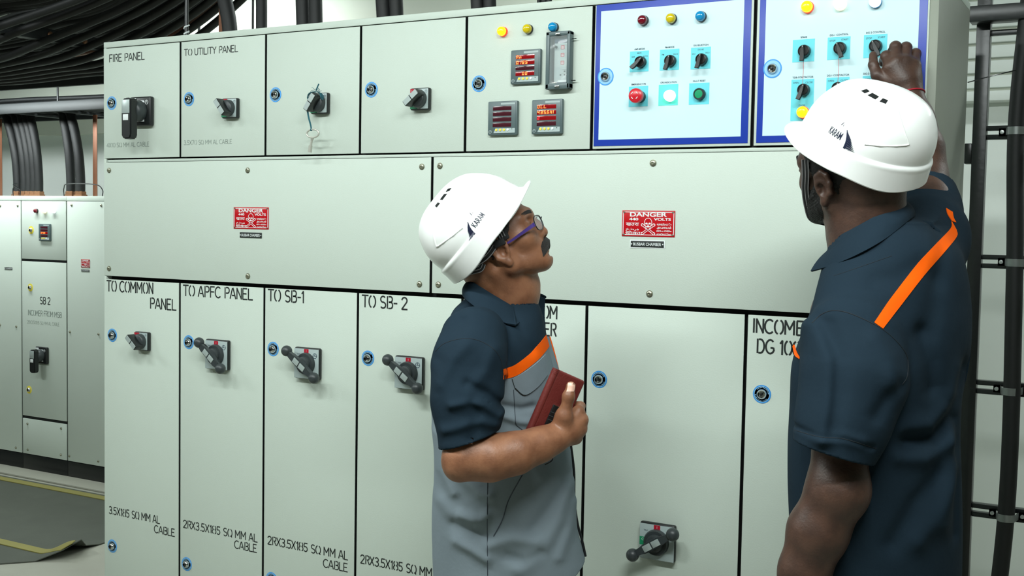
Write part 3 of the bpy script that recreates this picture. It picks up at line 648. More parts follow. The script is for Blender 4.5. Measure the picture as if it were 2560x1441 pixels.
# ---- generator control cubicles
def control_cubicle(label, x0, x1, outer, inner, lockpx):
    t = cubicle('control_cubicle', label, 'switchgear cubicle', x0, x1, ZDB, ZD, 'blue bordered control cubicles')[0]
    L = t.location; y = -0.0015
    bm = NB(); a, b = outer; box(bm, (a[0]-L.x, y, a[1]-L.z), (b[0]-L.x, -0.0002, b[1]-L.z), 0.0005, 0); obj('blue_border', bm, 'frame_blue', t)
    bm = NB(); a, b = inner; box(bm, (a[0]-L.x, y-0.0005, a[1]-L.z), (b[0]-L.x, y, b[1]-L.z), 0.0, 0); obj('control_plate', bm, 'plate_blue', t)
    lock(t, *place(t, *lockpx), y=-0.002)
    return t
zi1, zo1 = onY(1505, 28.8, 0).z, onY(1490.8, 13.8, 0).z; zi0, zo0 = onY(1497, 350, 0).z, onY(1484, 366, 0).z
c6 = control_cubicle('blue bordered control door with emergency button, between metering door and right control door', GX[5], GX[6],
    ((GX[5]+0.008, zo0), (onY(1871, 300, 0).x, zo1)), ((onY(1500, 200, 0).x, zi0), (onY(1856, 200, 0).x, zi1)), (1515, 192))
c7 = control_cubicle('rightmost blue bordered control door, its switch gripped by the taller man', GX[6], xr7,
    ((onY(1895, 200, 0).x, zo0), (onY(2315, 150, 0).x, zo1)), ((onY(1911, 180, 0).x, zi0), (onY(2294, 150, 0).x, zi1)), (1932, 172))
PY = -0.0021
for u, v, mt, lab in ((1603, 49, 'lamp_red', 'dark red lamp'), (1674, 44.5, 'lamp_yel', 'yellow lamp'), (1748, 39, 'lamp_blue', 'blue lamp')): lamp(c6, *place(c6, u, v, LY+PY), mt, y=PY, label=lab)
for u, v, mt, rim, lab in ((2015, 15, 'amber_on', 'amber_rim', 'lit amber lamp at the top'), (2097, 8, 'cream_on', 'cream_on', 'lit cream lamp'), (2185.5, 2, 'white_on', 'lamp_blue', 'lit white lamp'), (2003.5, 279.5, 'amber_on', 'amber_rim', 'lit amber lamp below the switch')): lamp(c7, *place(c7, u, v, LY+PY), mt, y=PY, rim=rim, r=0.0150, label=lab)
def sticker(t, a, b, mt='cyan', texts=()):
    p, q = onY(*a, 0), onY(*b, 0); L = t.location
    bm = NB(); box(bm, (p.x-L.x, -0.0026, q.z-L.z), (q.x-L.x, PY+0.0001, p.z-L.z), 0, 0)
    s = obj('switch_label', bm, mt, t)
    W, H = q.x-p.x, p.z-q.z; bm = NB()
    for tx, fx, fz, h in texts: text_bm(bm, tx, (p.x-L.x+W*fx, -0.0028, p.z-L.z-H*fz), XA, ZA, h*0.66, 0, None, True, bold=0.012)
    if texts: obj('printing', bm, 'text_dk', s, 0)
def selector(t, c, tip, yk=0.0):
    x, z = place(t, c[0], c[1], -0.016); p = onY(c[0], c[1], -0.016); q = onY(tip[0], tip[1], -0.034)
    k = 'sel'
    if k not in CYL:
        bm = NB(); lathe(bm, (0, 0, 0), (0, -1, 0), [(0.0152, 0.0005), (0.0152, 0.008), (0.0140, 0.0135), (0.0120, 0.0145), (0.0110, 0.0125), (0, 0.0125)], 30); CYL[k] = mesh_of(bm, 'selector_knob', 'black')
    o = put('selector_switch', CYL[k], t, (x, PY, z))
    d = Vector((q.x-p.x, 0, q.z-p.z)); L = d.length; a = math.atan2(d.x, d.z)
    bm = NB(); R_ = Matrix.Rotation(a, 4, 'Y')
    prof = [(-0.0125, 0.0030), (0.004, 0.0036), (L*0.7, 0.0038), (L, 0.0056)]
    poly = [(u_, v_) for u_, v_ in prof] + [(u_, -v_) for u_, v_ in reversed(prof)]
    prism(bm, poly, (0, -0.0125, 0), (0, 0, 1), (1, 0, 0), (0, -0.011, 0), 0)
    for v in bm.verts:
        if v.co.z > 0.006: v.co.y -= 0.010*(v.co.z-0.006)/max(0.01, L-0.006)
    bmesh.ops.bevel(bm, geom=bm.edges[:], offset=0.0012, segments=2, affect='EDGES')
    box(bm, (-0.0006, -0.0238, -0.011), (0.0006, -0.0234, 0.002), 0, 1)
    xform(bm.verts, R_); obj('selector_lever', bm, ['black', 'silver'], o)
    return o
sticker(c6, (1576, 129.5), (1622, 178.5), 'cyan', [('AMF-MODE', .5, -.06, .0062), ('MAN', .5, .13, .0058), ('SEMI', .18, .30, .0052), ('AUTO', .82, .30, .0052)])
sticker(c6, (1651, 125), (1698, 174.5), 'cyan', [('PM-MODE', .5, -.06, .0062), ('PM', .16, .28, .0056), ('DG1/2', .82, .28, .0052)])
sticker(c6, (1728.5, 120), (1776.5, 171.5), 'cyan', [('DG-SELECTION', .5, -.06, .0062), ('DG1&2', .5, .14, .0056), ('DG-1', .16, .32, .005), ('DG-2', .84, .30, .005)])
sticker(c6, (1573.5, 217), (1620, 266), 'cyan', [('EMERGENCY PB', .5, -.06, .0062)])
sticker(c6, (1648, 212.5), (1695, 263), 'mint', [('CPS INDICATION', .5, -.06, .0062)])
sticker(c6, (1724, 209), (1773, 260.5), 'cyan', [('FAULT RESET', .5, -.06, .0062)])
for c_, tp in (((1598, 154), (1576, 170)), ((1672.5, 151), (1661, 174)), ((1751, 147.5), (1740, 170))): selector(c6, c_, tp)
x, z = place(c6, 1587, 238.5, -0.04)
bm = NB(); lathe(bm, (0, 0, 0), (0, -1, 0), [(0.0155, 0.0005), (0.0155, 0.018), (0.012, 0.02)], 28); e = obj('emergency_button', bm, 'black', c6, loc=(x, PY, z)); e['label'] = 'red mushroom emergency button'
bm = NB(); lathe(bm, (0, 0, 0), (0, -1, 0), [(0.013, 0.017), (0.0185, 0.022), (0.0198, 0.030), (0.0185, 0.036), (0.013, 0.0395), (0, 0.0405)], 32); obj('mushroom_cap', bm, 'estop', e)
bm = NB()
for k in range(4):
    a = math.pi/4 + k*math.pi/2; R_ = Matrix.Rotation(a, 4, 'Y'); vs = box(bm, (-0.0034, -0.0408, 0.0085), (0.0034, -0.0398, 0.0102), 0, 0, 2, R_)
obj('turn_arrows', bm, 'white_pl', e)
x, z = place(c6, 1669, 238, -0.022); b_ = lamp(c6, x, z, 'mint_on', r=0.0152, rim='mint_on', y=PY, label='glowing white push button')
x, z = place(c6, 1746, 234.5, -0.016)
bm = NB(); lathe(bm, (0, 0, 0), (0, -1, 0), [(0.0150, 0.0005), (0.0150, 0.012), (0.0135, 0.0145), (0.0112, 0.0145), (0.0112, 0.010)], 30); e = obj('push_button', bm, 'black', c6, loc=(x, PY, z)); e['label'] = 'green push button with black collar'
bm = NB(); lathe(bm, (0, 0, 0), (0, -1, 0), [(0.0110, 0.006), (0.0110, 0.013), (0, 0.0135)], 28); obj('button_cap', bm, 'btn_green', e)
sticker(c7, (1983, 100.5), (2036, 153.5), 'cyan', [('SPARE', .5, -.06, .0062)])
sticker(c7, (2070, 94.5), (2125, 147.5), 'cyan', [('DG-1 CONTROL', .5, -.06, .0064), ('STOP', .22, .19, .0062), ('START', .76, .17, .0062)])
sticker(c7, (2160.5, 88.5), (2217, 142.5), 'cyan', [('DG-2 CONTROL', .5, -.06, .0064), ('STOP', .22, .19, .0062), ('START', .76, .17, .0062)])
sticker(c7, (1979.5, 200), (2033, 301), 'cyan', [('TDB-CONTACTOR', .5, -.03, .0064), ('OPEN', .2, .10, .0062), ('CLOSE', .78, .10, .0062), ('CLOSE', .5, .65, .0058)])
sticker(c7, (2067, 195), (2121, 298), 'cyan', [('DG-1 CONTACTOR', .5, -.03, .0064), ('OPEN', .2, .10, .0062), ('CLOSE', .78, .10, .0062)])
sticker(c7, (2157.5, 190.5), (2214, 295), 'cyan', [('DG-2 CONTACTOR', .5, -.03, .0064), ('OPEN', .2, .10, .0062), ('CLOSE', .78, .10, .0062)])
for c_, tp in (((2008.3, 126.5), (2003, 152)), ((2097.6, 119.5), (2102.5, 143)), ((2187, 114), (2196, 139)), ((2006.5, 224), (1993, 248.5)), ((2092.8, 220), (2080, 244)), ((2183, 214), (2172, 240))): selector(c7, c_, tp)
for (a, b), lab in ((((2008.3, 150), (2006.5, 212)), 'thin red thread hanging below the spare switch'), (((2097, 142), (2094.5, 207)), 'thin red thread hanging below the first start switch')):
    p, q = onY(*a, -0.022), onY(*b, -0.022)
    bm = NB(); tube(bm, spline([p, (p+q)/2+Vector((0.001, -0.001, 0)), q], 5), 0.0005, 6); tag(obj('thread', bm, 'estop'), lab, 'thread')

# ---- key tied to the third handle
kx = onY(783, 350, -0.05)
t = thing('door_key', 'steel panel key hung on a teal string from a switch handle', 'key', kx)
bm = NB()
pk = lambda u, v: onY(u, v, -0.05) - kx
c0 = pk(782, 334); n = 22
ring = [c0 + Vector((0.0235*math.cos(2*math.pi*i/n), 0, 0.0125*math.sin(2*math.pi*i/n)*1.0)) for i in range(n)]
tube(bm, ring + [ring[0], ring[1]], 0.0028, 8)
tube(bm, [pk(781, 344), pk(779.5, 352)], [0.006, 0.0036], 10); tube(bm, [pk(779.5, 351), pk(776, 368)], 0.0036, 12); tube(bm, [pk(776.5, 364), pk(774.5, 381)], 0.0058, 14)
obj('key_body', bm, mat('key_steel', (196, 196, 186), 0.4, metal=0.5), t)
bm = NB()
M['string'] = mat('teal_string', (30, 92, 104), 0.8)
tube(bm, spline([pk(770, 279), pk(772, 292), pk(777, 312), pk(779, 325)], 6), 0.0017, 6); tube(bm, spline([pk(768, 278), pk(771, 295), pk(776, 314), pk(778, 326)], 6), 0.0015, 6); ball(bm, pk(778, 325), 0.004, 10)
h = onY(790, 255, -0.035) - kx
for k in range(5): tube(bm, [h + Vector((0.028*math.cos(a), 0.004*math.sin(3*a+k)-0.002*k, 0.010+0.021*math.sin(a))) for a in [i*math.pi/9-0.2 for i in range(11)]], 0.0012, 6)
tube(bm, spline([pk(790, 227), pk(793, 219), pk(797, 210)], 4), 0.002, 6)
for k in range(9):
    a = random.uniform(0, 6.28); s = pk(792+random.uniform(-8, 12), 229+random.uniform(-4, 4)); tube(bm, spline([s, s+Vector((0.008*math.cos(a), -0.004, 0.006*math.sin(a))), s+Vector((0.016*math.cos(a+.4), -0.003, 0.011*math.sin(a+.4)))], 4), 0.0006, 5)
obj('string', bm, 'string', t)

# ------------------------------------------------------------------ the far cabinets
FY = 1.67
def fz(u, v): p = onY(u, v, FY); return p.x, p.z
x_l = -8.2; xg1 = fz(54, 800)[0]; xg2 = fz(167, 800)[0]; x_r = -4.55
zt = fz(100, 490)[1]; zd = fz(100, 503)[1]; zb = fz(100, 1149)[1]; zp = fz(100, 1146.5)[1]
def far(name, label, x0, x1):
    t = thing(name, label, 'cabinet', ((x0+x1)/2, FY, 0.0), 'far cabinets'); L = t.location
    bm = NB(); box(bm, (x0-L.x+0.0005, 0.02, 0.09), (x1-L.x-0.0005, 0.40, zt), 0.003); obj('cabinet_body', bm, 'panel', t)
    bm = NB(); box(bm, (x0-L.x+0.0005, 0.001, zd+0.002), (x1-L.x-0.0005, 0.0195, zt), 0.002); obj('top_rail', bm, 'panel', t)
    bm = NB(); box(bm, (x0-L.x+0.001, 0.004, 0.0), (x1-L.x-0.001, 0.38, 0.0895), 0.002); obj('plinth', bm, 'black', t)
    bm = NB(); box(bm, (x0-L.x+0.001, 0.008, 0.0905), (x1-L.x-0.001, 0.0195, zd+0.0015), 0); obj('gasket', bm, 'gasket', t)  # black sheet standing in for shadow between the far doors
    return t
def leaf(t, name, x0, x1, z0, z1):
    bm = NB(); box(bm, (x0-t.location.x+0.005, 0.0, z0), (x1-t.location.x-0.005, 0.0075, z1), 0.002); return obj(name, bm, 'panel', t)
fpl = lambda t, u, v: (fz(u, v)[0]-t.location.x, fz(u, v)[1])
fl = far('far_cabinet', 'left far cabinet with plain screwed cover, at the picture edge', x_l, xg1)
leaf(fl, 'cover_plate', x_l, xg1, 0.094, zd)
for u, v in ((44.5, 514.5), (1, 514.5), (41, 817), (0.5, 813), (40, 1120)): screw(fl, *fpl(fl, u, v), r=0.006, mt='zinc')
q0, q1 = fz(12, 668.5), fz(31.5, 675); name_plate(fl, (q0[0]+q1[0])/2-fl.location.x, (q0[1]+q1[1])/2, abs(q1[0]-q0[0]), abs(q0[1]-q1[1]), 'CHAMBER', False)
fc = far('far_cabinet', 'middle far cabinet marked SB 2, with three lamps and a pistol handle', xg1, xg2)
d1 = leaf(fc, 'door', xg1, xg2, fz(120, 650)[1], zd); d2 = leaf(fc, 'door', xg1, xg2, fz(115, 1047)[1], fz(120, 656)[1]); d3 = leaf(fc, 'cover_plate', xg1, xg2, 0.094, fz(115, 1054)[1])
for u, v, mt, rim, r, lab in ((92.5, 527.6, 'lamp_red', 'black', .013, 'dark red lamp'), (112.5, 526.7, 'cream_on', 'cream_on', .017, 'lit cream lamp'), (135.5, 526.5, 'white_on', 'white_on', .017, 'lit white lamp')): lamp(fc, *fpl(fc, u, v), mt, r, rim, label=lab)
for u, v in ((78, 575.5), (76, 719), (73, 975)): lock(fc, *fpl(fc, u, v), 'yellow')
q0, q1 = fz(101, 561), fz(128.5, 602)
meter(fc, (q0[0]+q1[0])/2-fc.location.x, (q0[1]+q1[1])/2, 0.10, [None, None, ('0725', 0.3, 'led'), None], (2,), label='small digital meter')
def fwrite(items, mt, name):
    bm = NB(); y = -0.0004
    for tx, a, b, hp in items:
        p0, p1 = fz(*a), fz(*b); h = abs(fz(a[0], a[1]-hp)[1]-p0[1])
        stencil(bm, tx, (p0[0]-fc.location.x, 0, p0[1]), (p1[0]-fc.location.x, 0, p0[1]), h)
    obj(name, bm, mt, fc, 0)
fwrite([('SB 2', (100, 760), (126, 760), 17)], 'ink', 'lettering'); fwrite([('INCOMER FROM MSB', (70, 788), (154, 795), 13)], 'faded', 'faded_lettering'); fwrite([('2RX3.5X185 SQ MM AL CABLE', (68, 809), (148, 816), 8)], 'faint', 'worn_lettering')
x, z = fpl(fc, 122.7, 890); pistol_handle(fc, x-0.049, z)
for u, v in ((69, 1060), (153, 1072), (69.5, 1125), (152.5, 1138)): screw(fc, *fpl(fc, u, v), r=0.006)
fr = far('far_cabinet', 'right far cabinet with red warning plate, beside the big switchboard', xg2, x_r)
leaf(fr, 'cover_plate', xg2, x_r, 0.094, zd)
for u, v in ((179, 513), (253, 514), (175, 830), (246.5, 836), (173.5, 1141), (246, 1154)): screw(fr, *fpl(fr, u, v), r=0.006)
q0, q1 = fz(203, 648.5), fz(225, 670); danger_sign(fr, (q0[0]+q1[0])/2-fr.location.x, (q0[1]+q1[1])/2, abs(q1[0]-q0[0]), abs(q0[1]-q1[1]))
q0, q1 = fz(203, 674), fz(224, 680); name_plate(fr, (q0[0]+q1[0])/2-fr.location.x, (q0[1]+q1[1])/2, abs(q1[0]-q0[0]), abs(q0[1]-q1[1]), 'CHAMBER', False)
# ------------------------------------------------------------------ cables, trays and the ladder rack
def cable(pts, r, label, group, mt='cable', gland=None, cat='cable', n=10, name='power_cable'):
    t = None
    bm = NB(); tube(bm, spline(pts, n), r, 14)
    if gland is None: return tag(obj(name, bm, mt), label, cat, group)
    t = thing(name, label, cat, gland, group)
    for v in bm.verts: v.co -= Vector(gland)
    obj('sheath', bm, mt, t)
    bm = NB(); lathe(bm, (0, 0, 0), (0, 0, 1), [(r*1.5, 0), (r*1.5, 0.012), (r*1.25, 0.014), (r*1.25, 0.03), (r*1.02, 0.034)], 6); obj('gland', bm, 'brass', t, 20)
    return t
# pairs rising from the top of the big switchboard
TOPZ = 2.141
for (u0, u1, v0, r, lab, bend) in [
    (577, 566, 76, 0.026, 'thick black cable beside the brown strip on top of the switchboard', -0.10),
    (654, 654, 66, 0.019, 'thin black cable with white collar, alone on top of the switchboard', 0.0),
    (760, 757, 58, 0.024, 'black cable above the key, left of its pair on the switchboard top', 0.0),
    (791, 789, 55, 0.022, 'black cable above the key, right of its pair on the switchboard top', 0.0),
    (963, 958, 40, 0.025, 'left cable of the middle pair on top of the switchboard', -0.01),
    (993, 990, 37, 0.022, 'right cable of the middle pair on top of the switchboard', -0.01),
    (1197, 1194, 18, 0.022, 'left cable of the pair behind the lit amber lamp', 0.0),
    (1226, 1224, 15, 0.020, 'right cable of the pair behind the lit amber lamp', 0.0)]:
    p = onY(u0, v0, 0.2); b = Vector((p.x, 0.2, TOPZ)); q = onY(u1, 0, 0.2)
    d = (q.x-p.x)/max(0.05, q.z-TOPZ)
    t = cable([b, b+Vector((d*0.1, 0, 0.1)), b+Vector((d*0.25+bend*0.3, 0, 0.25)), b+Vector((d*0.5+bend*1.2, 0.02, 0.5)), b+Vector((d*0.8+bend*2.4, 0.03, 0.9))], r, lab, 'cables rising from the big switchboard', gland=b)
    if u0 == 654:
        bm = NB(); lathe(bm, (0, 0, 0.0), (0, 0, 1), [(r*1.9, 0), (r*1.9, 0.012), (r*1.1, 0.016)], 20); obj('collar', bm, 'white_pl', t)
p = onY(556, 78, 0.2)
bm = NB(); box(bm, (-0.016, -0.002, 0), (0.016, 0.002, 0.9), 0.0006); tag(obj('earth_strip', bm, 'copper', loc=(p.x, 0.2, TOPZ)), 'brown copper strip standing on the big switchboard', 'strip')
p = onY(456, 85, 0.2)
t = thing('hanger_rod', 'black threaded rod with white tape above the left end of the switchboard', 'rod', (p.x, 0.22, TOPZ))
bm = NB(); cyl(bm, (0, 0, 0.0), (0, 0, 0.9), 0.0075); obj('rod', bm, 'steel_blk', t)
bm = NB(); tube(bm, [(0.009*math.cos(k*1.1), 0.009*math.sin(k*1.1), 0.035+0.004*k) for k in range(13)], 0.003, 6); obj('tape', bm, 'white_pl', t)
# small conduit stub at the top behind the relay door
for u, r in ((1345, 0.006), (1358, 0.010), (1370, 0.009)):
    p = onY(u, 4, 0.2)
    bm = NB(); tube(bm, spline([(p.x, 0.2, TOPZ), (p.x+0.004, 0.2, TOPZ+0.12), (p.x-0.02, 0.22, TOPZ+0.5)], 8), r, 10)
    tag(obj('control_wire', bm, 'cable'), {0.006: 'thinnest of three control wires on the switchboard top', 0.010: 'middle of three control wires on the switchboard top', 0.009: 'rightmost of three control wires on the switchboard top'}[r], 'wire', 'control wires on the switchboard top')

# upper cable tray: cross bars under a wide bed of cables running off to the left
t = thing('cable_tray', 'upper dark cable tray hung beside the left end of the switchboard', 'cable tray', (-4.5, 0.6, 2.30))
for X in (-3.97, -5.12):
    bm = NB(); box(bm, (X-0.022+4.5, -0.95, -0.062), (X+0.022+4.5, 0.6, -0.012), 0.003); r_ = obj('cross_bar', bm, 'tray', t)
    for y in (-0.27, -0.10, 0.02, 0.42):
        bm = NB(); lathe(bm, (X+0.022+4.5, y, -0.036), (1, 0, 0), [(0.013, 0), (0.013, 0.004), (0.007, 0.008), (0, 0.009)], 14); obj('bolt', bm, 'brass', r_)
for X, Y in ((-3.97, -0.3), (-3.97, 1.18), (-5.12, 1.18), (-5.12, -0.3)):
    bm = NB(); cyl(bm, (X+4.5, Y-0.6, -0.05), (X+4.5, Y-0.6, 0.75), 0.006, seg=8); obj('hanger', bm, 'steel_blk', t)
bm = NB(); box(bm, (-3.5, 0.60, -0.10), (0.8, 0.62, 0.02), 0.003); obj('side_rail', bm, 'tray', t)
offs = [-0.60, -0.558, -0.515, -0.472, -0.43, -0.388, -0.345, -0.25, -0.208, -0.165, -0.122, -0.05, -0.008, 0.034, 0.076, 0.118, 0.16, 0.202, 0.244, 0.286, 0.328, 0.40, 0.445]
for k, o in enumerate(offs):
    r = random.uniform(0.016, 0.020); z = 2.318 + r + random.uniform(-0.004, 0.008)
    j = lambda a: random.uniform(-a, a)
    pts = [(-2.0, 0.16+0.30*o, 3.04), (-2.55, 0.24+0.42*o+j(.01), z+0.40), (-3.15, 0.34+0.62*o+j(.012), z+0.13), (-3.6, 0.43+0.82*o+j(.012), z+0.02), (-3.97, 0.49+o, z), (-4.55, 0.66+o*0.95+j(.02), z), (-5.12, 0.73+o*0.9+j(.02), z), (-6.2, 0.76+o*0.9, z+j(.02)), (-7.6, 0.8+o*0.9, z)]
    cable(pts, r, 'black cable lying side by side with others in the upper cable tray', 'cables lying in the upper tray', 'copper' if k == 21 else 'cable', n=8)
    if k == 21: C.objects[-1]['label'] = 'rusty brown cable at the edge of the upper cable tray'; C.objects[-1].pop('group', None)
# second layer of sagging cables
for k, o in enumerate([-0.46, -0.36, -0.2, -0.1, 0.0, 0.1, 0.2, 0.3, 0.4]):
    r = 0.016; z = 2.29
    pts = [(-2.5, 0.24+0.42*o, z+0.46), (-3.15, 0.34+0.62*o, z+0.10), (-3.97, 0.50+o, z-0.062), (-4.55, 0.66+o*0.8, z-0.075), (-5.12, 0.70+o*0.75, z-0.085), (-6.2, 0.74+o*0.7, z-0.06), (-7.6, 0.8+o*0.7, z-0.05)]
    cable(pts, r, 'black cable sagging below the upper cable tray', 'cables sagging below the upper tray', n=8)

# lower tray over the far cabinets
t = thing('cable_tray', 'lower cable tray full of black cables over the far cabinets', 'cable tray', (-5.6, 1.9, 2.14))
for y in (-0.22, 0.20):
    bm = NB(); box(bm, (-2.4, y, 0), (2.2, y+0.02, 0.06), 0.003); obj('side_rail', bm, 'tray', t)
for k in range(12):
    bm = NB(); box(bm, (-2.3+0.38*k, -0.2, 0), (-2.27+0.38*k, 0.2, 0.015), 0.002); obj('rung', bm, 'tray', t)
for x in (-1.6, 0.0, 1.5):
    for y in (-0.21, 0.21):
        bm = NB(); cyl(bm, (x, y, 0.03), (x, y, 0.91), 0.006, seg=8); obj('hanger', bm, 'steel_blk', t)
for k in range(16):
    y = 1.735 + 0.022*k; z = 2.155 + 0.014 + (0.0, 0.030, 0.058)[k % 3] + 0.002
    pts = [(-8.0, y, z)] + [(-7.2+0.6*i, y+random.uniform(-.016, .016), z+random.uniform(-.004, .012)) for i in range(7)] + [(-3.3, y, z)]
    cable(pts, 0.0135, 'black cable heaped in the lower tray over the far cabinets', 'cables heaped in the lower tray', n=6)

# cables dropping from the lower tray into the far cabinets
RZ = 1.648
for (ub, ut, vt, r, lab) in [
    (44, 8, 296, 0.027, 'leftmost black cable dropping into the far cabinets'),
    (62, 30, 284, 0.026, 'second black cable from the left dropping into the far cabinets'),
    (74, 46, 282, 0.027, 'third black cable from the left, bunched over the SB 2 cabinet'),
    (86, 58, 282, 0.026, 'fourth black cable from the left, bunched over the SB 2 cabinet'),
    (97, 70, 280, 0.026, 'rightmost cable of the left bunch over the SB 2 cabinet'),
    (177, 152, 280, 0.027, 'left cable of the pair over the right far cabinet'),
    (201, 168, 278, 0.028, 'right cable of the pair over the right far cabinet')]:
    b = onY(ub, 488, 1.86); b = Vector((b.x, 1.86, RZ)); q = onY(ut, vt, 1.9)
    dx = q.x-b.x
    cable([b, b+Vector((0, 0, 0.12)), b+Vector((dx*0.12, 0.0, 0.28)), b+Vector((dx*0.5, 0.01, 0.45)), b+Vector((dx*0.95, 0.02, 0.53)), b+Vector((dx-0.3, 0.02, 0.575))], r, lab, 'cables dropping into the far cabinets', gland=b)
for u, lab in ((238, 'brown copper strip rising from the right far cabinet'), (1, 'brown copper strip at the left edge behind the far cabinets')):
    p = onY(u, 488, 1.9)
    bm = NB(); box(bm, (-0.018, -0.002, 0), (0.018, 0.002, 0.49), 0.0006)
    tag(obj('earth_strip', bm, 'copper', loc=(p.x, 1.9, RZ)), lab, 'strip')
for u0, u1, lab in ((33, 50, 'thin wire loop at the left cable bunch on the far cabinets'), (160, 256, 'thin wire loop at the cable pair on the far cabinets')):
    a, b = onY(u0, 486, 1.80), onY(u1, 486, 1.80)
    bm = NB(); tube(bm, spline([(a.x, 1.8, RZ+0.003), (a.x, 1.8, RZ+0.05), (a.x+0.05, 1.79, RZ+0.075), (b.x-0.05, 1.79, RZ+0.07), (b.x, 1.8, RZ+0.04), (b.x, 1.8, RZ+0.003)], 6), 0.003, 6)
    tag(obj('wire_loop', bm, 'steel_blk'), lab, 'wire')

# vertical ladder rack right of the switchboard
RY = 0.8
pl = onY(2432, 300, RY).x; pr = onY(2467, 300, RY).x
t = thing('ladder_rack', 'black steel ladder rack standing right of the switchboard', 'rack', (pl, RY, 0))
def rb(name, x0, x1, y0, y1, z0, z1, mt='steel_blk', parent=None, bev=0.002):
    bm = NB(); box(bm, (x0-pl, y0-RY, z0), (x1-pl, y1-RY, z1), bev); return obj(name, bm, mt, parent or t)
rb('upright', pl, pr, RY, RY+0.04, 0, 2.75)
rb('upright', pl+0.62, pr+0.62, RY, RY+0.04, 0, 2.75)
zr = [onY(2500, v, RY+0.02).z for v in (332, 655, 971, 1282)] + [0.35]
for z in zr:
    for s in (1, -1): rb('rung', pr, pl+0.62, RY+0.008, RY+0.035, z+s*0.013-0.007, z+s*0.013+0.007)
zt, zb = onY(2500, 10, RY-0.06).z, onY(2500, 50, RY-0.06).z
rb('top_bar', onY(2424, 30, RY-0.06).x, pl+0.75, RY-0.062, RY, zb, zt)
z = onY(2500, 82, RY+0.02).z; rb('tie_bar', pr, pl+0.62, RY+0.01, RY+0.03, z-0.008, z+0.008)
z = onY(2425, 384, RY).z; rb('bracket', pl-0.02, pl, RY, RY+0.04, z-0.03, z+0.03)
# the thick cable clamped to the rack, one saddle per rung
cx = onY(2541, 320, RY-0.03).x; r = 0.0235
b0 = onY(2536, 700, RY-0.03).x; b1 = onY(2515, 1290, RY-0.03).x
t2 = thing('power_cable', 'thick black cable clamped upright to the ladder rack', 'cable', (cx, RY-0.03, 0))
bm = NB(); tube(bm, spline([(b1-cx-0.05, 0, 0.05), (b1-cx, 0, 0.7), (b0-cx, 0, 1.40), (0.0, 0, 1.83), (0.02, 0, 2.2), (0.03, 0.0, 2.45)], 10), r, 20); obj('sheath', bm, 'cable', t2)
for k, z in enumerate(zr[:4]):
    xx = (0.0, b0-cx, (b0+b1)/2-cx, b1-cx)[k]
    bm = NB()
    n = 16; pts = [(xx-0.05, 0.033, 0), (xx-0.031, 0.033, 0)] + [(xx+0.0255*math.cos(math.pi*(1+i/n)), -0.0255*abs(math.sin(math.pi*(1+i/n))), 0) for i in range(n+1)] + [(xx+0.031, 0.033, 0), (xx+0.05, 0.033, 0)]
    vs = [[bm.verts.new((x, y, z+s*0.011)) for x, y, _ in pts] for s in (-1, 1)]
    for i in range(len(pts)-1): bm.faces.new((vs[0][i], vs[0][i+1], vs[1][i+1], vs[1][i]))
    bmesh.ops.solidify(bm, geom=bm.faces[:], thickness=0.002)
    for s in (-1, 1): lathe(bm, (xx+s*0.041, 0.032, z), (0, -1, 0), [(0.006, 0), (0.006, 0.006), (0, 0.007)], 8)
    obj('saddle_clamp', bm, 'galv', t2)
t3 = NB(); tube(t3, spline([onY(2420, 206, 0.52), onY(2480, 190, 0.66), onY(2546, 174, 0.765)], 8), 0.0016, 6)
tag(obj('thin_wire', t3, 'steel_blk'), 'thin black wire strung from the switchboard side to the thick cable', 'wire')
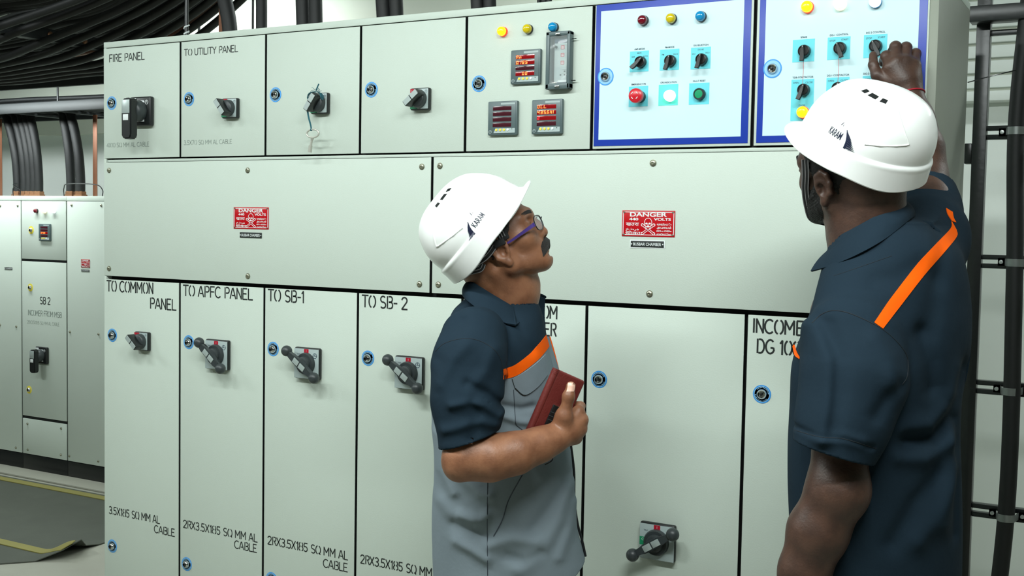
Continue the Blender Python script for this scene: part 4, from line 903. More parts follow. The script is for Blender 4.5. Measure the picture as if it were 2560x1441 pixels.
# ------------------------------------------------------------------ figures: distance fields meshed as one continuous surface
def rotm(yaw=0, pitch=0, roll=0):
    """columns: forward, left, up; yaw about z, pitch lifts the face, roll tips it to its left"""
    cy, sy, cp, sp, cr, sr = math.cos(yaw), math.sin(yaw), math.cos(pitch), math.sin(pitch), math.cos(roll), math.sin(roll)
    Rz = np.array([[cy, -sy, 0], [sy, cy, 0], [0, 0, 1]]); Ry = np.array([[cp, 0, -sp], [0, 1, 0], [sp, 0, cp]]); Rx = np.array([[1, 0, 0], [0, cr, -sr], [0, sr, cr]])
    return Rz @ Ry @ Rx
def smin(a, b, k):
    if k <= 0: return np.minimum(a, b)
    h = np.maximum(k-np.abs(a-b), 0)/k
    return np.minimum(a, b) - h*h*k*0.25
class Field:
    def __init__(s): s.ops = []; s.R = np.eye(3); s.O = np.zeros(3); s.post = []
    def frame(s, R=None, O=None): s.R = np.eye(3) if R is None else R; s.O = np.zeros(3) if O is None else np.array(O, float); return s
    def pt(s, p): return s.R @ np.array(p, float) + s.O
    def add(s, fn, c, r, k=0.01, mode='u'): s.ops.append((fn, np.array(c, float), r, k, mode)); return s
    def cap(s, a, b, ra, rb=None, k=0.01, mode='u'):
        a, b = s.pt(a), s.pt(b); rb = ra if rb is None else rb; ab = b-a; L2 = max(ab@ab, 1e-12)
        def fn(P):
            q = P-a; t = np.clip((q@ab)/L2, 0, 1); return np.linalg.norm(q-t[:, None]*ab, axis=1) - (ra+(rb-ra)*t)
        return s.add(fn, (a+b)/2, math.sqrt(L2)/2+max(ra, rb), k, mode)
    def chain(s, pts, rad, k=0.01, mode='u'):
        for i in range(len(pts)-1): s.cap(pts[i], pts[i+1], rad[i], rad[i+1], k, mode)
        return s
    def ell(s, c, r, R=None, k=0.01, mode='u'):
        c = s.pt(c); RR = s.R if R is None else s.R @ R; r = np.array(r, float)
        def fn(P):
            q = (P-c) @ RR; k0 = np.linalg.norm(q/r, axis=1); k1 = np.linalg.norm(q/(r*r), axis=1)
            return k0*(k0-1)/np.maximum(k1, 1e-9)
        return s.add(fn, c, r.max(), k, mode)
    def stack(s, rows, yaw=0.0, k=0.02, mode='u', n=70, ex=2.0):
        """rows (z, a, b, r1, r2): ellipses piled along z, r1 along the yaw direction"""
        rows = sorted(rows); A = np.array(rows, float); t = np.arange(len(A)); tt = np.linspace(0, len(A)-1, n)
        def cub(y):
            m = np.gradient(y); i = np.clip(tt.astype(int), 0, len(y)-2); f = tt-i; h = 1.0
            return (2*f**3-3*f**2+1)*y[i] + (f**3-2*f**2+f)*m[i] + (-2*f**3+3*f**2)*y[i+1] + (f**3-f**2)*m[i+1]
        Z = np.maximum.accumulate(cub(A[:, 0])+np.arange(n)*1e-7); Q = [cub(A[:, j]) for j in range(1, 5)]
        cy, sy = math.cos(yaw), math.sin(yaw)
        def fn(P):
            z = P[:, 2]; a, b, r1, r2 = (np.interp(z, Z, q) for q in Q)
            x, y = P[:, 0]-a, P[:, 1]-b; u, v = x*cy+y*sy, -x*sy+y*cy
            k0 = ((np.abs(u)/r1)**ex + (np.abs(v)/r2)**ex)**(1/ex); d = (k0-1)*np.minimum(r1, r2)
            return np.maximum(d, np.maximum(z-Z[-1], Z[0]-z))
        zc = (Z[0]+Z[-1])/2; rr = math.hypot((Z[-1]-Z[0])/2, A[:, 3:].max()+0.06)
        return s.add(fn, (A[:, 1].mean(), A[:, 2].mean(), zc), rr, k, mode)
    def raw(s, P):
        D = np.full(len(P), 9.0)
        for fn, c, r, k, mode in s.ops:
            m = np.linalg.norm(P-c, axis=1) < r + k + 0.09
            if not m.any(): continue
            d = fn(P[m])
            if mode == 'u': D[m] = smin(D[m], d, k)
            elif mode == 's': D[m] = -smin(-D[m], d, k)
            elif mode == 'x': D[m] = -smin(-D[m], -d, k)
            else: D[m] = D[m] + d
        return D
    def ev(s, P):
        D = s.raw(P)
        for f in s.post: D = f(P, D)
        return D
    def bounds(s):
        lo = np.min([c-r for _, c, r, _, m in s.ops if m == 'u'], axis=0); hi = np.max([c+r for _, c, r, _, m in s.ops if m == 'u'], axis=0); return lo, hi
CAML = np.zeros(3)
def mesh_field(field, h, lo=None, hi=None, newton=1, B=8):
    l0, h0 = field.bounds(); lo = l0-0.03 if lo is None else np.array(lo, float); hi = h0+0.03 if hi is None else np.array(hi, float)
    nb = np.ceil((hi-lo)/(B*h)).astype(int)
    I = np.stack(np.meshgrid(*[np.arange(n) for n in nb], indexing='ij'), -1).reshape(-1, 3)
    cen = lo + (I+0.5)*B*h
    act = np.abs(np.concatenate([field.ev(cen[i:i+200000]) for i in range(0, len(cen), 200000)])) < B*h*1.35 + 0.006
    I = I[act]
    g = np.arange(B+1); loc = np.stack(np.meshgrid(g, g, g, indexing='ij'), -1).reshape(-1, 3)
    VAL = np.empty((len(I), (B+1)**3), np.float32); ch = 400
    for i in range(0, len(I), ch):
        P = lo + (I[i:i+ch, None, :]*B + loc[None]).reshape(-1, 3)*h; VAL[i:i+ch] = field.ev(P).reshape(-1, (B+1)**3)
    V = VAL.reshape(-1, B+1, B+1, B+1)
    corners = [(0, 0, 0), (1, 0, 0), (0, 1, 0), (1, 1, 0), (0, 0, 1), (1, 0, 1), (0, 1, 1), (1, 1, 1)]
    cv = np.stack([V[:, a:a+B, b:b+B, c:c+B] for a, b, c in corners], -1)
    sg = cv < 0; n = sg.sum(-1); cell = (n > 0) & (n < 8)
    bi, x, y, z = np.nonzero(cell); cvv = cv[cell].astype(float); G = I[bi]*B + np.stack([x, y, z], 1)
    acc = np.zeros((len(G), 3)); cnt = np.zeros(len(G)); cs = np.array(corners, float)
    for i, j in [(0, 1), (2, 3), (4, 5), (6, 7), (0, 2), (1, 3), (4, 6), (5, 7), (0, 4), (1, 5), (2, 6), (3, 7)]:
        a, b = cvv[:, i], cvv[:, j]; m = (a < 0) != (b < 0); t = np.where(m, a/np.where(m, a-b, 1), 0)
        acc += np.where(m[:, None], cs[i]+t[:, None]*(cs[j]-cs[i]), 0); cnt += m
    P = lo + (G + acc/cnt[:, None])*h
    dim = nb*B + 2; gid = ((G[:, 0]+1)*dim[1] + G[:, 1]+1)*dim[2] + G[:, 2]+1
    o = np.argsort(gid); gs = gid[o]
    def find(q):
        k = np.searchsorted(gs, q); k = np.clip(k, 0, len(gs)-1); return np.where(gs[k] == q, o[k], -1)
    st = np.array([dim[1]*dim[2], dim[2], 1]); F = []
    for ax in range(3):
        a, b = cvv[:, 0], cvv[:, (1, 2, 4)[ax]]; m = (a < 0) != (b < 0); q = gid[m]; u, v = [(1, 2), (2, 0), (0, 1)][ax]
        f = np.stack([np.nonzero(m)[0], find(q-st[u]), find(q-st[u]-st[v]), find(q-st[v])], 1)
        flip = a[m] >= 0; f[flip] = f[flip][:, ::-1]; F.append(f[(f >= 0).all(1)])
    F = np.concatenate(F)
    for _ in range(newton):
        e = h*0.4; d = field.ev(P); gr = np.stack([(field.ev(P+e*v)-field.ev(P-e*v))/(2*e) for v in np.eye(3)], 1)
        g2 = np.maximum((gr*gr).sum(1), 0.2); stp = -(d/g2)[:, None]*gr; L = np.linalg.norm(stp, axis=1, keepdims=True); P = P + stp*np.minimum(1, h*0.6/np.maximum(L, 1e-9))
    return P, F
def np_mesh(name, P, F, mats, attrs=None):
    me = bpy.data.meshes.new(name); me.vertices.add(len(P)); me.vertices.foreach_set('co', np.asarray(P, np.float32).ravel())
    k = F.shape[1]; me.loops.add(len(F)*k); me.loops.foreach_set('vertex_index', np.asarray(F, np.int32).ravel())
    me.polygons.add(len(F)); me.polygons.foreach_set('loop_start', np.arange(len(F), dtype=np.int32)*k)
    me.update(calc_edges=True); me.validate()
    for m in (mats if isinstance(mats, (list, tuple)) else [mats]): me.materials.append(M[m] if isinstance(m, str) else m)
    me.polygons.foreach_set('use_smooth', [True]*len(me.polygons))
    for an, vals in (attrs or {}).items():
        a = me.attributes.new(an, 'FLOAT', 'POINT'); a.data.foreach_set('value', np.asarray(vals, np.float32))
    return me
HS = 1.0
def grow(name, field, h, mats, parent, attrs=None, **kw):
    h = h*HS
    P, F = mesh_field(field, h, **kw)
    at = {k: f(P) for k, f in (attrs or {}).items()}
    return put(name, np_mesh(name, P, F, mats, at), parent)
def trace(field, P, d, tmax=0.6, off=0.0):
    """march points along d onto the field's surface, stopping 'off' above it"""
    P = np.array(P, float); d = P-CAML if d is None else np.array(d, float)
    if d.ndim == 1: d = np.repeat(d[None], len(P), 0)
    d = d/np.linalg.norm(d, axis=1, keepdims=True); t = np.zeros(len(P))
    for _ in range(90): t = np.clip(t + (field.ev(P+d*t[:, None])-off)*0.7, 0, tmax)
    return P + d*t[:, None]
def normals_at(field, P, e=0.003):
    g = np.stack([(field.ev(P+e*v)-field.ev(P-e*v)) for v in np.eye(3)], 1); return g/np.maximum(np.linalg.norm(g, axis=1, keepdims=True), 1e-9)
def patch(name, field, grid, d, mats, parent, off=0.0015, th=0.002, tmax=0.6):
    """a cloth patch: a grid of points (rows x cols x 3) dropped onto the field along d, given a thickness"""
    G = np.array(grid, float); r, c, _ = G.shape; P = trace(field, G.reshape(-1, 3), d, tmax, off); N = normals_at(field, P)
    Q = P - N*(th+0.001); idx = np.arange(r*c).reshape(r, c)
    f1 = np.stack([idx[:-1, :-1], idx[:-1, 1:], idx[1:, 1:], idx[1:, :-1]], -1).reshape(-1, 4); f2 = f1[:, ::-1] + r*c
    edge = np.concatenate([idx[0, :], idx[1:, -1], idx[-1, :-1][::-1], idx[1:-1, 0][::-1]])
    e2 = np.roll(edge, -1); f3 = np.stack([edge, edge+r*c, e2+r*c, e2], -1)
    me = np_mesh(name, np.concatenate([P, Q]), np.concatenate([f1, f2, f3]), mats)
    bm = NB(); bm.from_mesh(me); bmesh.ops.recalc_face_normals(bm, faces=bm.faces[:]); bm.to_mesh(me); bm.free()
    me.set_sharp_from_angle(angle=math.radians(50))
    return put(name, me, parent)
def seam(name, field, pts, d, r, mt, parent, off=0.0, n=8, tmax=0.6):
    S = np.array([list(p) for p in spline(pts, n)]); P = trace(field, S, d, tmax, off)
    bm = NB(); tube(bm, [Vector(p) for p in P], r, 6); return obj(name, bm, mt, parent)

def skin_mat(name, rgb, rgb2, rough=0.48):
    m = mat(name, rgb, rough, bump=0.25, bscale=220); nt = m.node_tree; b = nt.nodes['Principled BSDF']; tc = [n for n in nt.nodes if n.type == 'TEX_COORD'][0]
    n = nt.nodes.new('ShaderNodeTexNoise'); n.inputs['Scale'].default_value = 28; n.inputs['Detail'].default_value = 5; nt.links.new(tc.outputs['Object'], n.inputs['Vector'])
    cr = nt.nodes.new('ShaderNodeMix'); cr.data_type = 'RGBA'; cr.inputs[6].default_value = (*lin(rgb2), 1); cr.inputs[7].default_value = (*lin(rgb), 1)
    mr = nt.nodes.new('ShaderNodeMapRange'); mr.inputs[1].default_value = 0.35; mr.inputs[2].default_value = 0.62
    nt.links.new(n.outputs['Fac'], mr.inputs[0]); nt.links.new(mr.outputs[0], cr.inputs[0]); nt.links.new(cr.outputs[2], b.inputs['Base Color'])
    b.inputs['Subsurface Weight'].default_value = 0.08; b.inputs['Subsurface Radius'].default_value = (0.012, 0.005, 0.003); b.inputs['Subsurface Scale'].default_value = 0.5
    return m
def cloth_mat(name, rgb, rgb2=None, zone=None):
    """woven cotton; with a zone attribute the cloth changes colour where the attribute turns negative"""
    m = mat(name, rgb, 0.9, spec=0.08); nt = m.node_tree; b = nt.nodes['Principled BSDF']; tc = [n for n in nt.nodes if n.type == 'TEX_COORD'][0]
    b.inputs['Sheen Weight'].default_value = 0.0
    n1 = nt.nodes.new('ShaderNodeTexNoise'); n1.inputs['Scale'].default_value = 900; n1.inputs['Detail'].default_value = 2
    n2 = nt.nodes.new('ShaderNodeTexNoise'); n2.inputs['Scale'].default_value = 14; n2.inputs['Detail'].default_value = 4
    nt.links.new(tc.outputs['Object'], n1.inputs['Vector']); nt.links.new(tc.outputs['Object'], n2.inputs['Vector'])
    b1 = nt.nodes.new('ShaderNodeBump'); b1.inputs['Strength'].default_value = 0.25; b1.inputs['Distance'].default_value = 0.0006
    b2 = nt.nodes.new('ShaderNodeBump'); b2.inputs['Strength'].default_value = 0.5; b2.inputs['Distance'].default_value = 0.006
    nt.links.new(n1.outputs['Fac'], b1.inputs['Height']); nt.links.new(n2.outputs['Fac'], b2.inputs['Height']); nt.links.new(b2.outputs['Normal'], b1.inputs['Normal']); nt.links.new(b1.outputs['Normal'], b.inputs['Normal'])
    if zone:
        at = nt.nodes.new('ShaderNodeAttribute'); at.attribute_name = zone
        gt = nt.nodes.new('ShaderNodeMath'); gt.operation = 'GREATER_THAN'; gt.inputs[1].default_value = 0.0
        mx = nt.nodes.new('ShaderNodeMix'); mx.data_type = 'RGBA'; mx.inputs[6].default_value = (*lin(rgb2), 1); mx.inputs[7].default_value = (*lin(rgb), 1)
        nt.links.new(at.outputs['Fac'], gt.inputs[0]); nt.links.new(gt.outputs[0], mx.inputs[0]); nt.links.new(mx.outputs[2], b.inputs['Base Color'])
    return m
NAVY = (30, 44, 55); GREY_SHIRT = (126, 138, 146)
M['navy_cloth'] = cloth_mat('navy_cotton', NAVY)
M['two_tone'] = cloth_mat('navy_and_grey_cotton', NAVY, GREY_SHIRT, 'zone')
M['grey_cloth'] = cloth_mat('grey_cotton', GREY_SHIRT)
M['orange'] = cloth_mat('orange_tape', (250, 98, 12))
M['trouser'] = cloth_mat('dark_trouser_cotton', (30, 34, 42))
M['shoe'] = mat('black_leather', (20, 20, 21), 0.4)
M['skin_a'] = skin_mat('warm_brown_skin', (150, 102, 74), (126, 82, 58))
M['skin_b'] = skin_mat('deep_brown_skin', (78, 54, 43), (62, 42, 34))
M['hair'] = mat('black_hair', (16, 15, 15), 0.6, bump=0.6, bscale=340)
M['hair_grey'] = mat('greying_hair', (44, 40, 38), 0.6, bump=0.8, bscale=300, mottle=0.5, mscale=160)
M['nail'] = mat('finger_nail', (236, 190, 170), 0.35)
M['helmet'] = mat('white_helmet_shell', (242, 244, 242), 0.28, coat=0.3)
M['strap'] = mat('black_webbing', (24, 26, 28), 0.7)
M['strap_w'] = mat('grey_webbing_line', (150, 148, 150), 0.7)
M['eye'] = mat('eye_white', (222, 216, 208), 0.2); M['iris'] = mat('dark_iris', (30, 18, 12), 0.2)
M['violet'] = mat('violet_temple', (62, 40, 120), 0.35); M['rim'] = mat('black_rim', (22, 22, 28), 0.3)
M['lens'] = mat('spectacle_lens', (240, 245, 250), 0.03, alpha=0.18)
M['lip'] = mat('lip_skin', (140, 84, 70), 0.45)
M['wallet'] = mat('brown_leather', (108, 40, 36), 0.45, bump=0.35, bscale=240, mottle=0.15, mscale=14)
M['wrist_red'] = mat('red_thread', (170, 24, 44), 0.7)

def head_field(f, R, O, s=1.0, ears=(1, -1), nose=1.0, brow=1.0):
    """adult head about the ear canals: x forward, y left, z up"""
    f.frame(R, O)
    f.ell((-0.006, 0, 0.058), (0.097, 0.075, 0.086), k=0.02)                    # cranium
    f.ell((0.040, 0, 0.020), (0.060, 0.060, 0.075), k=0.03)                    # face mass
    f.ell((0.058, 0, -0.030), (0.040, 0.043, 0.046), k=0.03)                   # muzzle
    f.cap((0.006, 0.050, -0.034), (0.076, 0.013, -0.058), 0.022, 0.0185, k=0.022); f.cap((0.006, -0.050, -0.034), (0.076, -0.013, -0.058), 0.022, 0.0185, k=0.022)
    f.cap((0.004, 0.054, -0.01), (0.006, 0.050, -0.036), 0.022, 0.02, k=0.02); f.cap((0.004, -0.054, -0.01), (0.006, -0.050, -0.036), 0.022, 0.02, k=0.02)
    f.ell((0.078, 0, -0.060), (0.0185, 0.022, 0.017), k=0.014)                 # chin
    for y in (1, -1):
        f.cap((0.092, y*0.008, 0.058), (0.074, y*0.044, 0.054), 0.0105, 0.010, k=0.016)      # brow
        f.ell((0.062, y*0.044, 0.006), (0.022, 0.017, 0.017), k=0.022)                       # cheekbone
        f.ell((0.097, y*0.031, 0.034), (0.017, 0.017, 0.013), k=0.012, mode='s')             # socket
        f.ell((0.075, y*0.031, 0.034), (0.0150, 0.0165, 0.0145), k=0.005)                    # eyelid bulge
        f.cap((0.0885, y*0.018, 0.0375), (0.084, y*0.044, 0.036), 0.0028, 0.0025, k=0.004)   # upper lid fold
    f.chain([(0.092, 0, 0.046), (0.101, 0, 0.024), (0.1050, 0, 0.0030)], [0.0090, 0.0098, 0.0134], k=0.010)   # nose
    for y in (1, -1): f.ell((0.096, y*0.0135, 0.0000), (0.0130, 0.0095, 0.0098), k=0.006); f.ell((0.1035, y*0.0065, -0.0085), (0.006, 0.0035, 0.004), k=0.003, mode='s')
    f.cap((0.0905, -0.014, -0.0270), (0.0905, 0.014, -0.0270), 0.0075, 0.0075, k=0.008)      # upper lip
    f.cap((0.0915, -0.012, -0.0420), (0.0915, 0.012, -0.0420), 0.0072, 0.0072, k=0.007)      # lower lip
    f.cap((0.1005, -0.021, -0.0350), (0.1005, 0.021, -0.0350), 0.0026, 0.0026, k=0.004, mode='s')
    f.ell((0.098, 0, -0.0515), (0.007, 0.018, 0.004), k=0.008, mode='s')
    for y in ears:
        E = np.array([[0.94, -0.20*y, 0.28], [0.22*y, 0.975, 0.05*y], [-0.28, 0.0, 0.96]])
        f.ell((0.006, y*0.077, 0.002), (0.0190, 0.0085, 0.0330), E, k=0.005)                # ear plate
        f.chain([(0.024, y*0.073, 0.012), (0.020, y*0.077, 0.026), (0.006, y*0.080, 0.034), (-0.008, y*0.081, 0.027), (-0.013, y*0.082, 0.010), (-0.009, y*0.081, -0.010), (0.006, y*0.079, -0.026)], [0.0035, 0.0045, 0.0048, 0.0048, 0.0048, 0.0046, 0.0045], k=0.006)
        f.ell((0.011, y*0.078, -0.028), (0.0088, 0.0058, 0.0105), k=0.005)                 # lobe
        f.ell((0.009, y*0.0885, -0.001), (0.0110, 0.0115, 0.0145), k=0.003, mode='s')         # concha
        f.ell((0.0185, y*0.0785, -0.003), (0.0050, 0.0050, 0.0070), k=0.003)                  # tragus
    f.frame()
HT = math.radians(28); HO = np.array([-0.015, 0, 0.042])
HR = np.array([[math.cos(HT), 0, -math.sin(HT)], [0, 1, 0], [math.sin(HT), 0, math.cos(HT)]])   # helmet frame in the head frame
def rim_z(th):
    a = abs((th+math.pi) % (2*math.pi) - math.pi); return -0.010*math.exp(-((a-2.15)/0.5)**2) - 0.007*math.exp(-((a-0.9)/0.4)**2)
def helmet_point(th, t):
    """th 0 = front; t 0 at the rim .. 1 at the crown; helmet frame"""
    c, s = math.cos(th), math.sin(th)
    front = max(0.0, c)
    L = 0.141 if c > 0 else 0.124
    rx, ry = L, 0.1120
    e = 2.25
    # rise from the rim to the crown: near-vertical band first, then the dome
    band = 0.30
    zr = rim_z(th)
    if t < band: q = t/band; k = 1.0 - 0.035*q; z = zr + (0.045-zr)*q
    else:
        q = (t-band)/(1-band); a = q*math.pi/2; k = 0.965*math.cos(a)**(0.80 - 0.13*front); z = 0.045 + 0.108*math.sin(a)**1.05
    if c > 0: k *= 1 - 0.09*(2*c*s)**2*max(0.0, min(1.0, z/0.05))
    x, y = rx*c*k, ry*s*k
    # crown sits a little behind the middle; the front slopes in
    sh = max(0.0, z-0.03)
    x += -0.012*(sh/0.12) if True else 0
    # raised ridges
    ridge = 0.0
    if c < 0.55:
        g = max(0, min(1, (0.55-c)/0.35)); zz = 0.040 - 0.006*(1-g)
        ridge = 0.0062*g/(1+math.exp(max(-40, min(40, (z-zz)/0.0010)))) 
    n = math.hypot(x, y) or 1e-6
    x += x/n*ridge; y += y/n*ridge
    # centre spine ridge over the crown
    if z > 0.11: z += 0.0035*math.exp(-(y/0.028)**2)*min(1, (z-0.11)/0.02)
    # rim falls at the sides and nape, rises at the ears
    z0 = 0.0
    z -= 0.010*(1-t)*max(0, -c)**2*0 
    # front rim lifts into the peak
    return np.array([x, y, z])
def build_helmet(parent, R, O, logo_side):
    W = lambda p: R @ (HR @ np.asarray(p, float) + HO) + O
    na, nt_ = 128, 96; V = []; F = []
    for j in range(nt_+1):
        t = j/nt_
        for i in range(na): V.append(W(helmet_point(2*math.pi*i/na, min(t, 0.9995))))
    for j in range(nt_):
        for i in range(na): F.append((j*na+i, j*na+(i+1) % na, (j+1)*na+(i+1) % na, (j+1)*na+i))
    bm = NB(); vs = [bm.verts.new(p) for p in V]; [bm.faces.new([vs[k] for k in f]) for f in F]; bm.faces.new([vs[nt_*na+i] for i in range(na)])
    # peak: a curved brim growing out of the front rim, with a rolled edge
    br = []
    nb_ = 36
    for j in range(7):
        q = j/6; row = []
        for i in range(nb_+1):
            th = (-1.30 + 2.60*i/nb_); w_ = max(0.0, math.cos(th/1.30*math.pi/2))**0.75
            p = helmet_point(th, 0.12*w_ if j == 0 else 0.0)
            ext = 0.027*w_*q
            x = p[0] + ext*(0.86 + 0.14*math.cos(th)); y = p[1]*(1+0.04*q*w_)
            z = (rim_z(th)*(1-0.5*w_) + 0.014*(1-q)**2*w_ if j else p[2]) + 0.006*w_*q*q
            row.append(bm.verts.new(W((x, y, z))))
        br.append(row)
    for j in range(6):
        for i in range(nb_): bm.faces.new((br[j][i], br[j][i+1], br[j+1][i+1], br[j+1][i]))
    bmesh.ops.recalc_face_normals(bm, faces=bm.faces[:])
    bmesh.ops.solidify(bm, geom=bm.faces[:], thickness=-0.0028)
    h = obj('hard_hat', bm, 'helmet', parent, 50)
    bm = NB(); rim = []
    for i in range(97):
        th = 2*math.pi*i/96; p = helmet_point(th, 0.0)
        if abs((th+math.pi) % (2*math.pi)-math.pi) < 1.30:
            tt = (th+math.pi) % (2*math.pi)-math.pi; w_ = max(0.0, math.cos(tt/1.30*math.pi/2))**0.75
            p = np.array([p[0]+0.027*w_*(0.86+0.14*math.cos(tt)), p[1]*(1+0.04*w_), rim_z(tt)*(1-0.5*w_)+0.006*w_])
        rim.append(Vector(W(p)))
    tube(bm, rim, 0.0026, 8); obj('rim_bead', bm, 'helmet', h)
    # surface helpers
    def surf(th, t, off=0.0006):
        off += 0.0028
        p = helmet_point(th, t); e = 1e-3; du = helmet_point(th+e, t)-helmet_point(th-e, t); dv = helmet_point(th, min(1, t+e))-helmet_point(th, max(0, t-e)); n = np.cross(du, dv); n /= np.linalg.norm(n)+1e-12
        return W(p + n*off)
    for sd in (1, -1):
        bm = NB(); a0 = 2.62
        tube(bm, [Vector(surf(sd*a, t, 0.0004)) for a, t in [(1.94, 0.76), (2.08, 0.65), (2.22, 0.55), (2.31, 0.49), (2.26, 0.478), (2.1, 0.46), (1.85, 0.43), (1.62, 0.405)]], 0.0017, 6); obj('raised_line', bm, 'helmet', h)
        for a, t, dl in ((1.50, 0.80, 0.0055), (1.16, 0.80, 0.0090), (0.82, 0.80, 0.0055)):
            bm = NB(); n = 6; A = [surf(sd*(a+da), t+dt, 0.0008) for da, dt in ((-dl*15, -0.022), (dl*15, -0.022), (dl*15, 0.022), (-dl*15, 0.022))]
            bm.faces.new([bm.verts.new(p) for p in A]); obj('vent_slot', bm, 'black', h)
    # maker's mark: a winged emblem and five letters
    th0, t0 = (-1.53, 0.30) if logo_side < 0 else (1.32, 0.35)
    def uvp(u, v): return surf(th0 - logo_side*u/0.120, t0 + v/0.125, 0.0008)
    bm = NB(); cu = NB(); text_bm(cu, 'KARAM', (0.004, 0, 0), (1, 0, 0), (0, 1, 0), 0.0078, 0, 0.033, bold=0.006)
    m_ = {}
    bmesh.ops.subdivide_edges(cu, edges=cu.edges[:], cuts=1)
    for v in cu.verts: m_[v] = bm.verts.new(uvp(v.co.x if logo_side < 0 else 0.044-v.co.x, v.co.y))
    for f in cu.faces: bm.faces.new([m_[v] for v in f.verts])
    cu.free()
    for k in range(5):   # small triangle over the name
        pass
    for q in (((0.021, 0.0135), (0.0225, 0.0135), (0.0245, 0.0175), (0.0235, 0.0175)), ((0.0255, 0.0175), (0.0262, 0.0165), (0.028, 0.0135), (0.0268, 0.0135))):
        bm.faces.new([bm.verts.new(uvp(x if logo_side < 0 else 0.044-x, y)) for x, y in q])
    E0, E1 = np.array([0.006, 0.0125]), np.array([-0.005, -0.006])
    ed = lambda q: E0+(E1-E0)*q + np.array([-0.0035*math.sin(math.pi*q), 0])
    for k in range(7):
        q0, q1 = k/7, (k+0.72)/7; a, c = ed(q0), ed(q1); tl = np.array([-0.013-0.0024*k, 0.0045-0.0016*k])
        bm.faces.new([bm.verts.new(uvp(*p)) for p in (a, c, (c+tl)/2+np.array([0.001, -0.0006]), tl, (a+tl)/2+np.array([0, 0.0004]))])
    q = [ed(k/6) for k in range(7)] + [ed(k/6)+np.array([-0.0022-0.0022*(k/6), -0.0002]) for k in range(6, -1, -1)]
    for k in range(6): bm.faces.new([bm.verts.new(uvp(*p)) for p in (q[k], q[k+1], q[12-k], q[13-k])])
    bmesh.ops.recalc_face_normals(bm, faces=bm.faces[:])
    obj('printed_mark', bm, 'text_navy', h, 0)
    return h, W, surf
M['text_navy'] = mat('navy_print', (26, 32, 58), 0.4)
def ribbon(name, pts, widthdir, w, parent, mats=('strap', 'strap_w'), lines=3, th=0.0012, n=8):
    """flat webbing: a strip along pts with thin pale lines woven in"""
    S = spline(pts, n); bm = NB(); wd = [Vector(d) for d in (widthdir if isinstance(widthdir, list) else [widthdir]*len(pts))]
    def wdir(i):
        f = i/(len(S)-1)*(len(wd)-1); k = min(int(f), len(wd)-2); return (wd[k]*(1-(f-k)) + wd[k+1]*(f-k)).normalized()
    def strip(a, b, mi, lift):
        rows = []
        for i, p in enumerate(S):
            T = (S[min(i+1, len(S)-1)]-S[max(i-1, 0)]).normalized(); d = wdir(i); d = (d-T*d.dot(T)).normalized(); nrm = T.cross(d).normalized()
            rows.append([bm.verts.new(p + d*a*w + nrm*lift), bm.verts.new(p + d*b*w + nrm*lift), bm.verts.new(p + d*b*w - nrm*lift), bm.verts.new(p + d*a*w - nrm*lift)])
        for A, B in zip(rows[:-1], rows[1:]):
            for k in range(4): bm.faces.new((A[k], A[(k+1) % 4], B[(k+1) % 4], B[k])).material_index = mi
        bm.faces.new(rows[0]).material_index = mi; bm.faces.new(rows[-1]).material_index = mi
    strip(-0.5, 0.5, 0, th/2)
    for k in range(lines):
        c = -0.42 + 0.84*k/max(1, lines-1); strip(c-0.05, c+0.05, 1, th/2+0.0004)
    return obj(name, bm, list(mats), parent)
# ------------------------------------------------------------------ the man with the phone case (left)
def mapper(u, v, D):
    global CAML
    r0 = onD(u, v, D); r0.z = 0
    c_ = CAM-r0; CAML = np.array([c_.dot(RH), c_.dot(FH), c_.z])
    def PL(u, v, D):
        q = onD(u, v, D) - r0; return np.array([q.dot(RH), q.dot(FH), q.z])
    return r0, PL
ROT = -YAW
D0 = 2.72
RA, PL = mapper(1240, 720, D0)
man = thing('person', 'man in navy and grey shirt, glasses and white hard hat, looking up', 'person', RA, rz=ROT)
def floor_legs(f, hip_l, hip_r, foot_l, foot_r, z_hip, r0=0.088, r1=0.058, k=0.03):
    for (h, q) in ((hip_l, foot_l), (hip_r, foot_r)):
        kn = (np.array(h)*0.5+np.array(q)*0.5); kn[2] = 0.47
        f.chain([h, kn, (q[0], q[1], 0.09)], [r0, r1*1.05, r1*0.72], k)
# body
hO = PL(1258, 632, 2.70); hR = rotm(math.radians(-5), math.radians(27), 0)
b = Field(); head_field(b, hR, hO)
b.chain([hO+np.array([-0.060, 0, -0.015]), PL(1262, 725, D0), PL(1245, 800, D0)], [0.058, 0.061, 0.066], k=0.03)
b.cap(hO+np.array([-0.02, 0, -0.055]), PL(1300, 735, D0), 0.045, 0.046, k=0.035)
b.ell(PL(1331, 706, D0-0.0), (0.012, 0.014, 0.014), k=0.02)                                   # Adam's apple
for s_ in (-1, 1): b.cap(hO+np.array([-0.02, s_*0.055, -0.045]), PL(1322, 768, D0+s_*0.01), 0.011, 0.010, k=0.022)
trz = lambda v: PL(1240, v, D0)[2]
b.stack([(trz(825), -0.015, 0, 0.08, 0.10), (trz(880), -0.01, 0, 0.10, 0.145), (trz(1000), 0.0, 0, 0.115, 0.155), (trz(1200), 0.015, 0, 0.13, 0.15), (trz(1400), 0.015, 0, 0.12, 0.140), (0.74, 0.015, 0, 0.105, 0.130)], k=0.03)
sR, eR, wR = PL(1184, 858, 2.56), PL(1160, 1146, 2.44), PL(1388, 1096, 2.505)
b.cap(PL(1240, 835, D0), sR, 0.062, 0.050, k=0.04)
b.chain([sR, (sR+eR)/2+np.array([0, -0.004, 0]), eR], [0.050, 0.048, 0.041], k=0.03)
b.ell(PL(1142, 1172, 2.43), (0.022, 0.024, 0.024), k=0.02)
b.chain([eR, PL(1225, 1146, 2.44), PL(1290, 1133, 2.455), PL(1350, 1112, 2.485), wR], [0.042, 0.0455, 0.041, 0.0335, 0.0285], k=0.03)
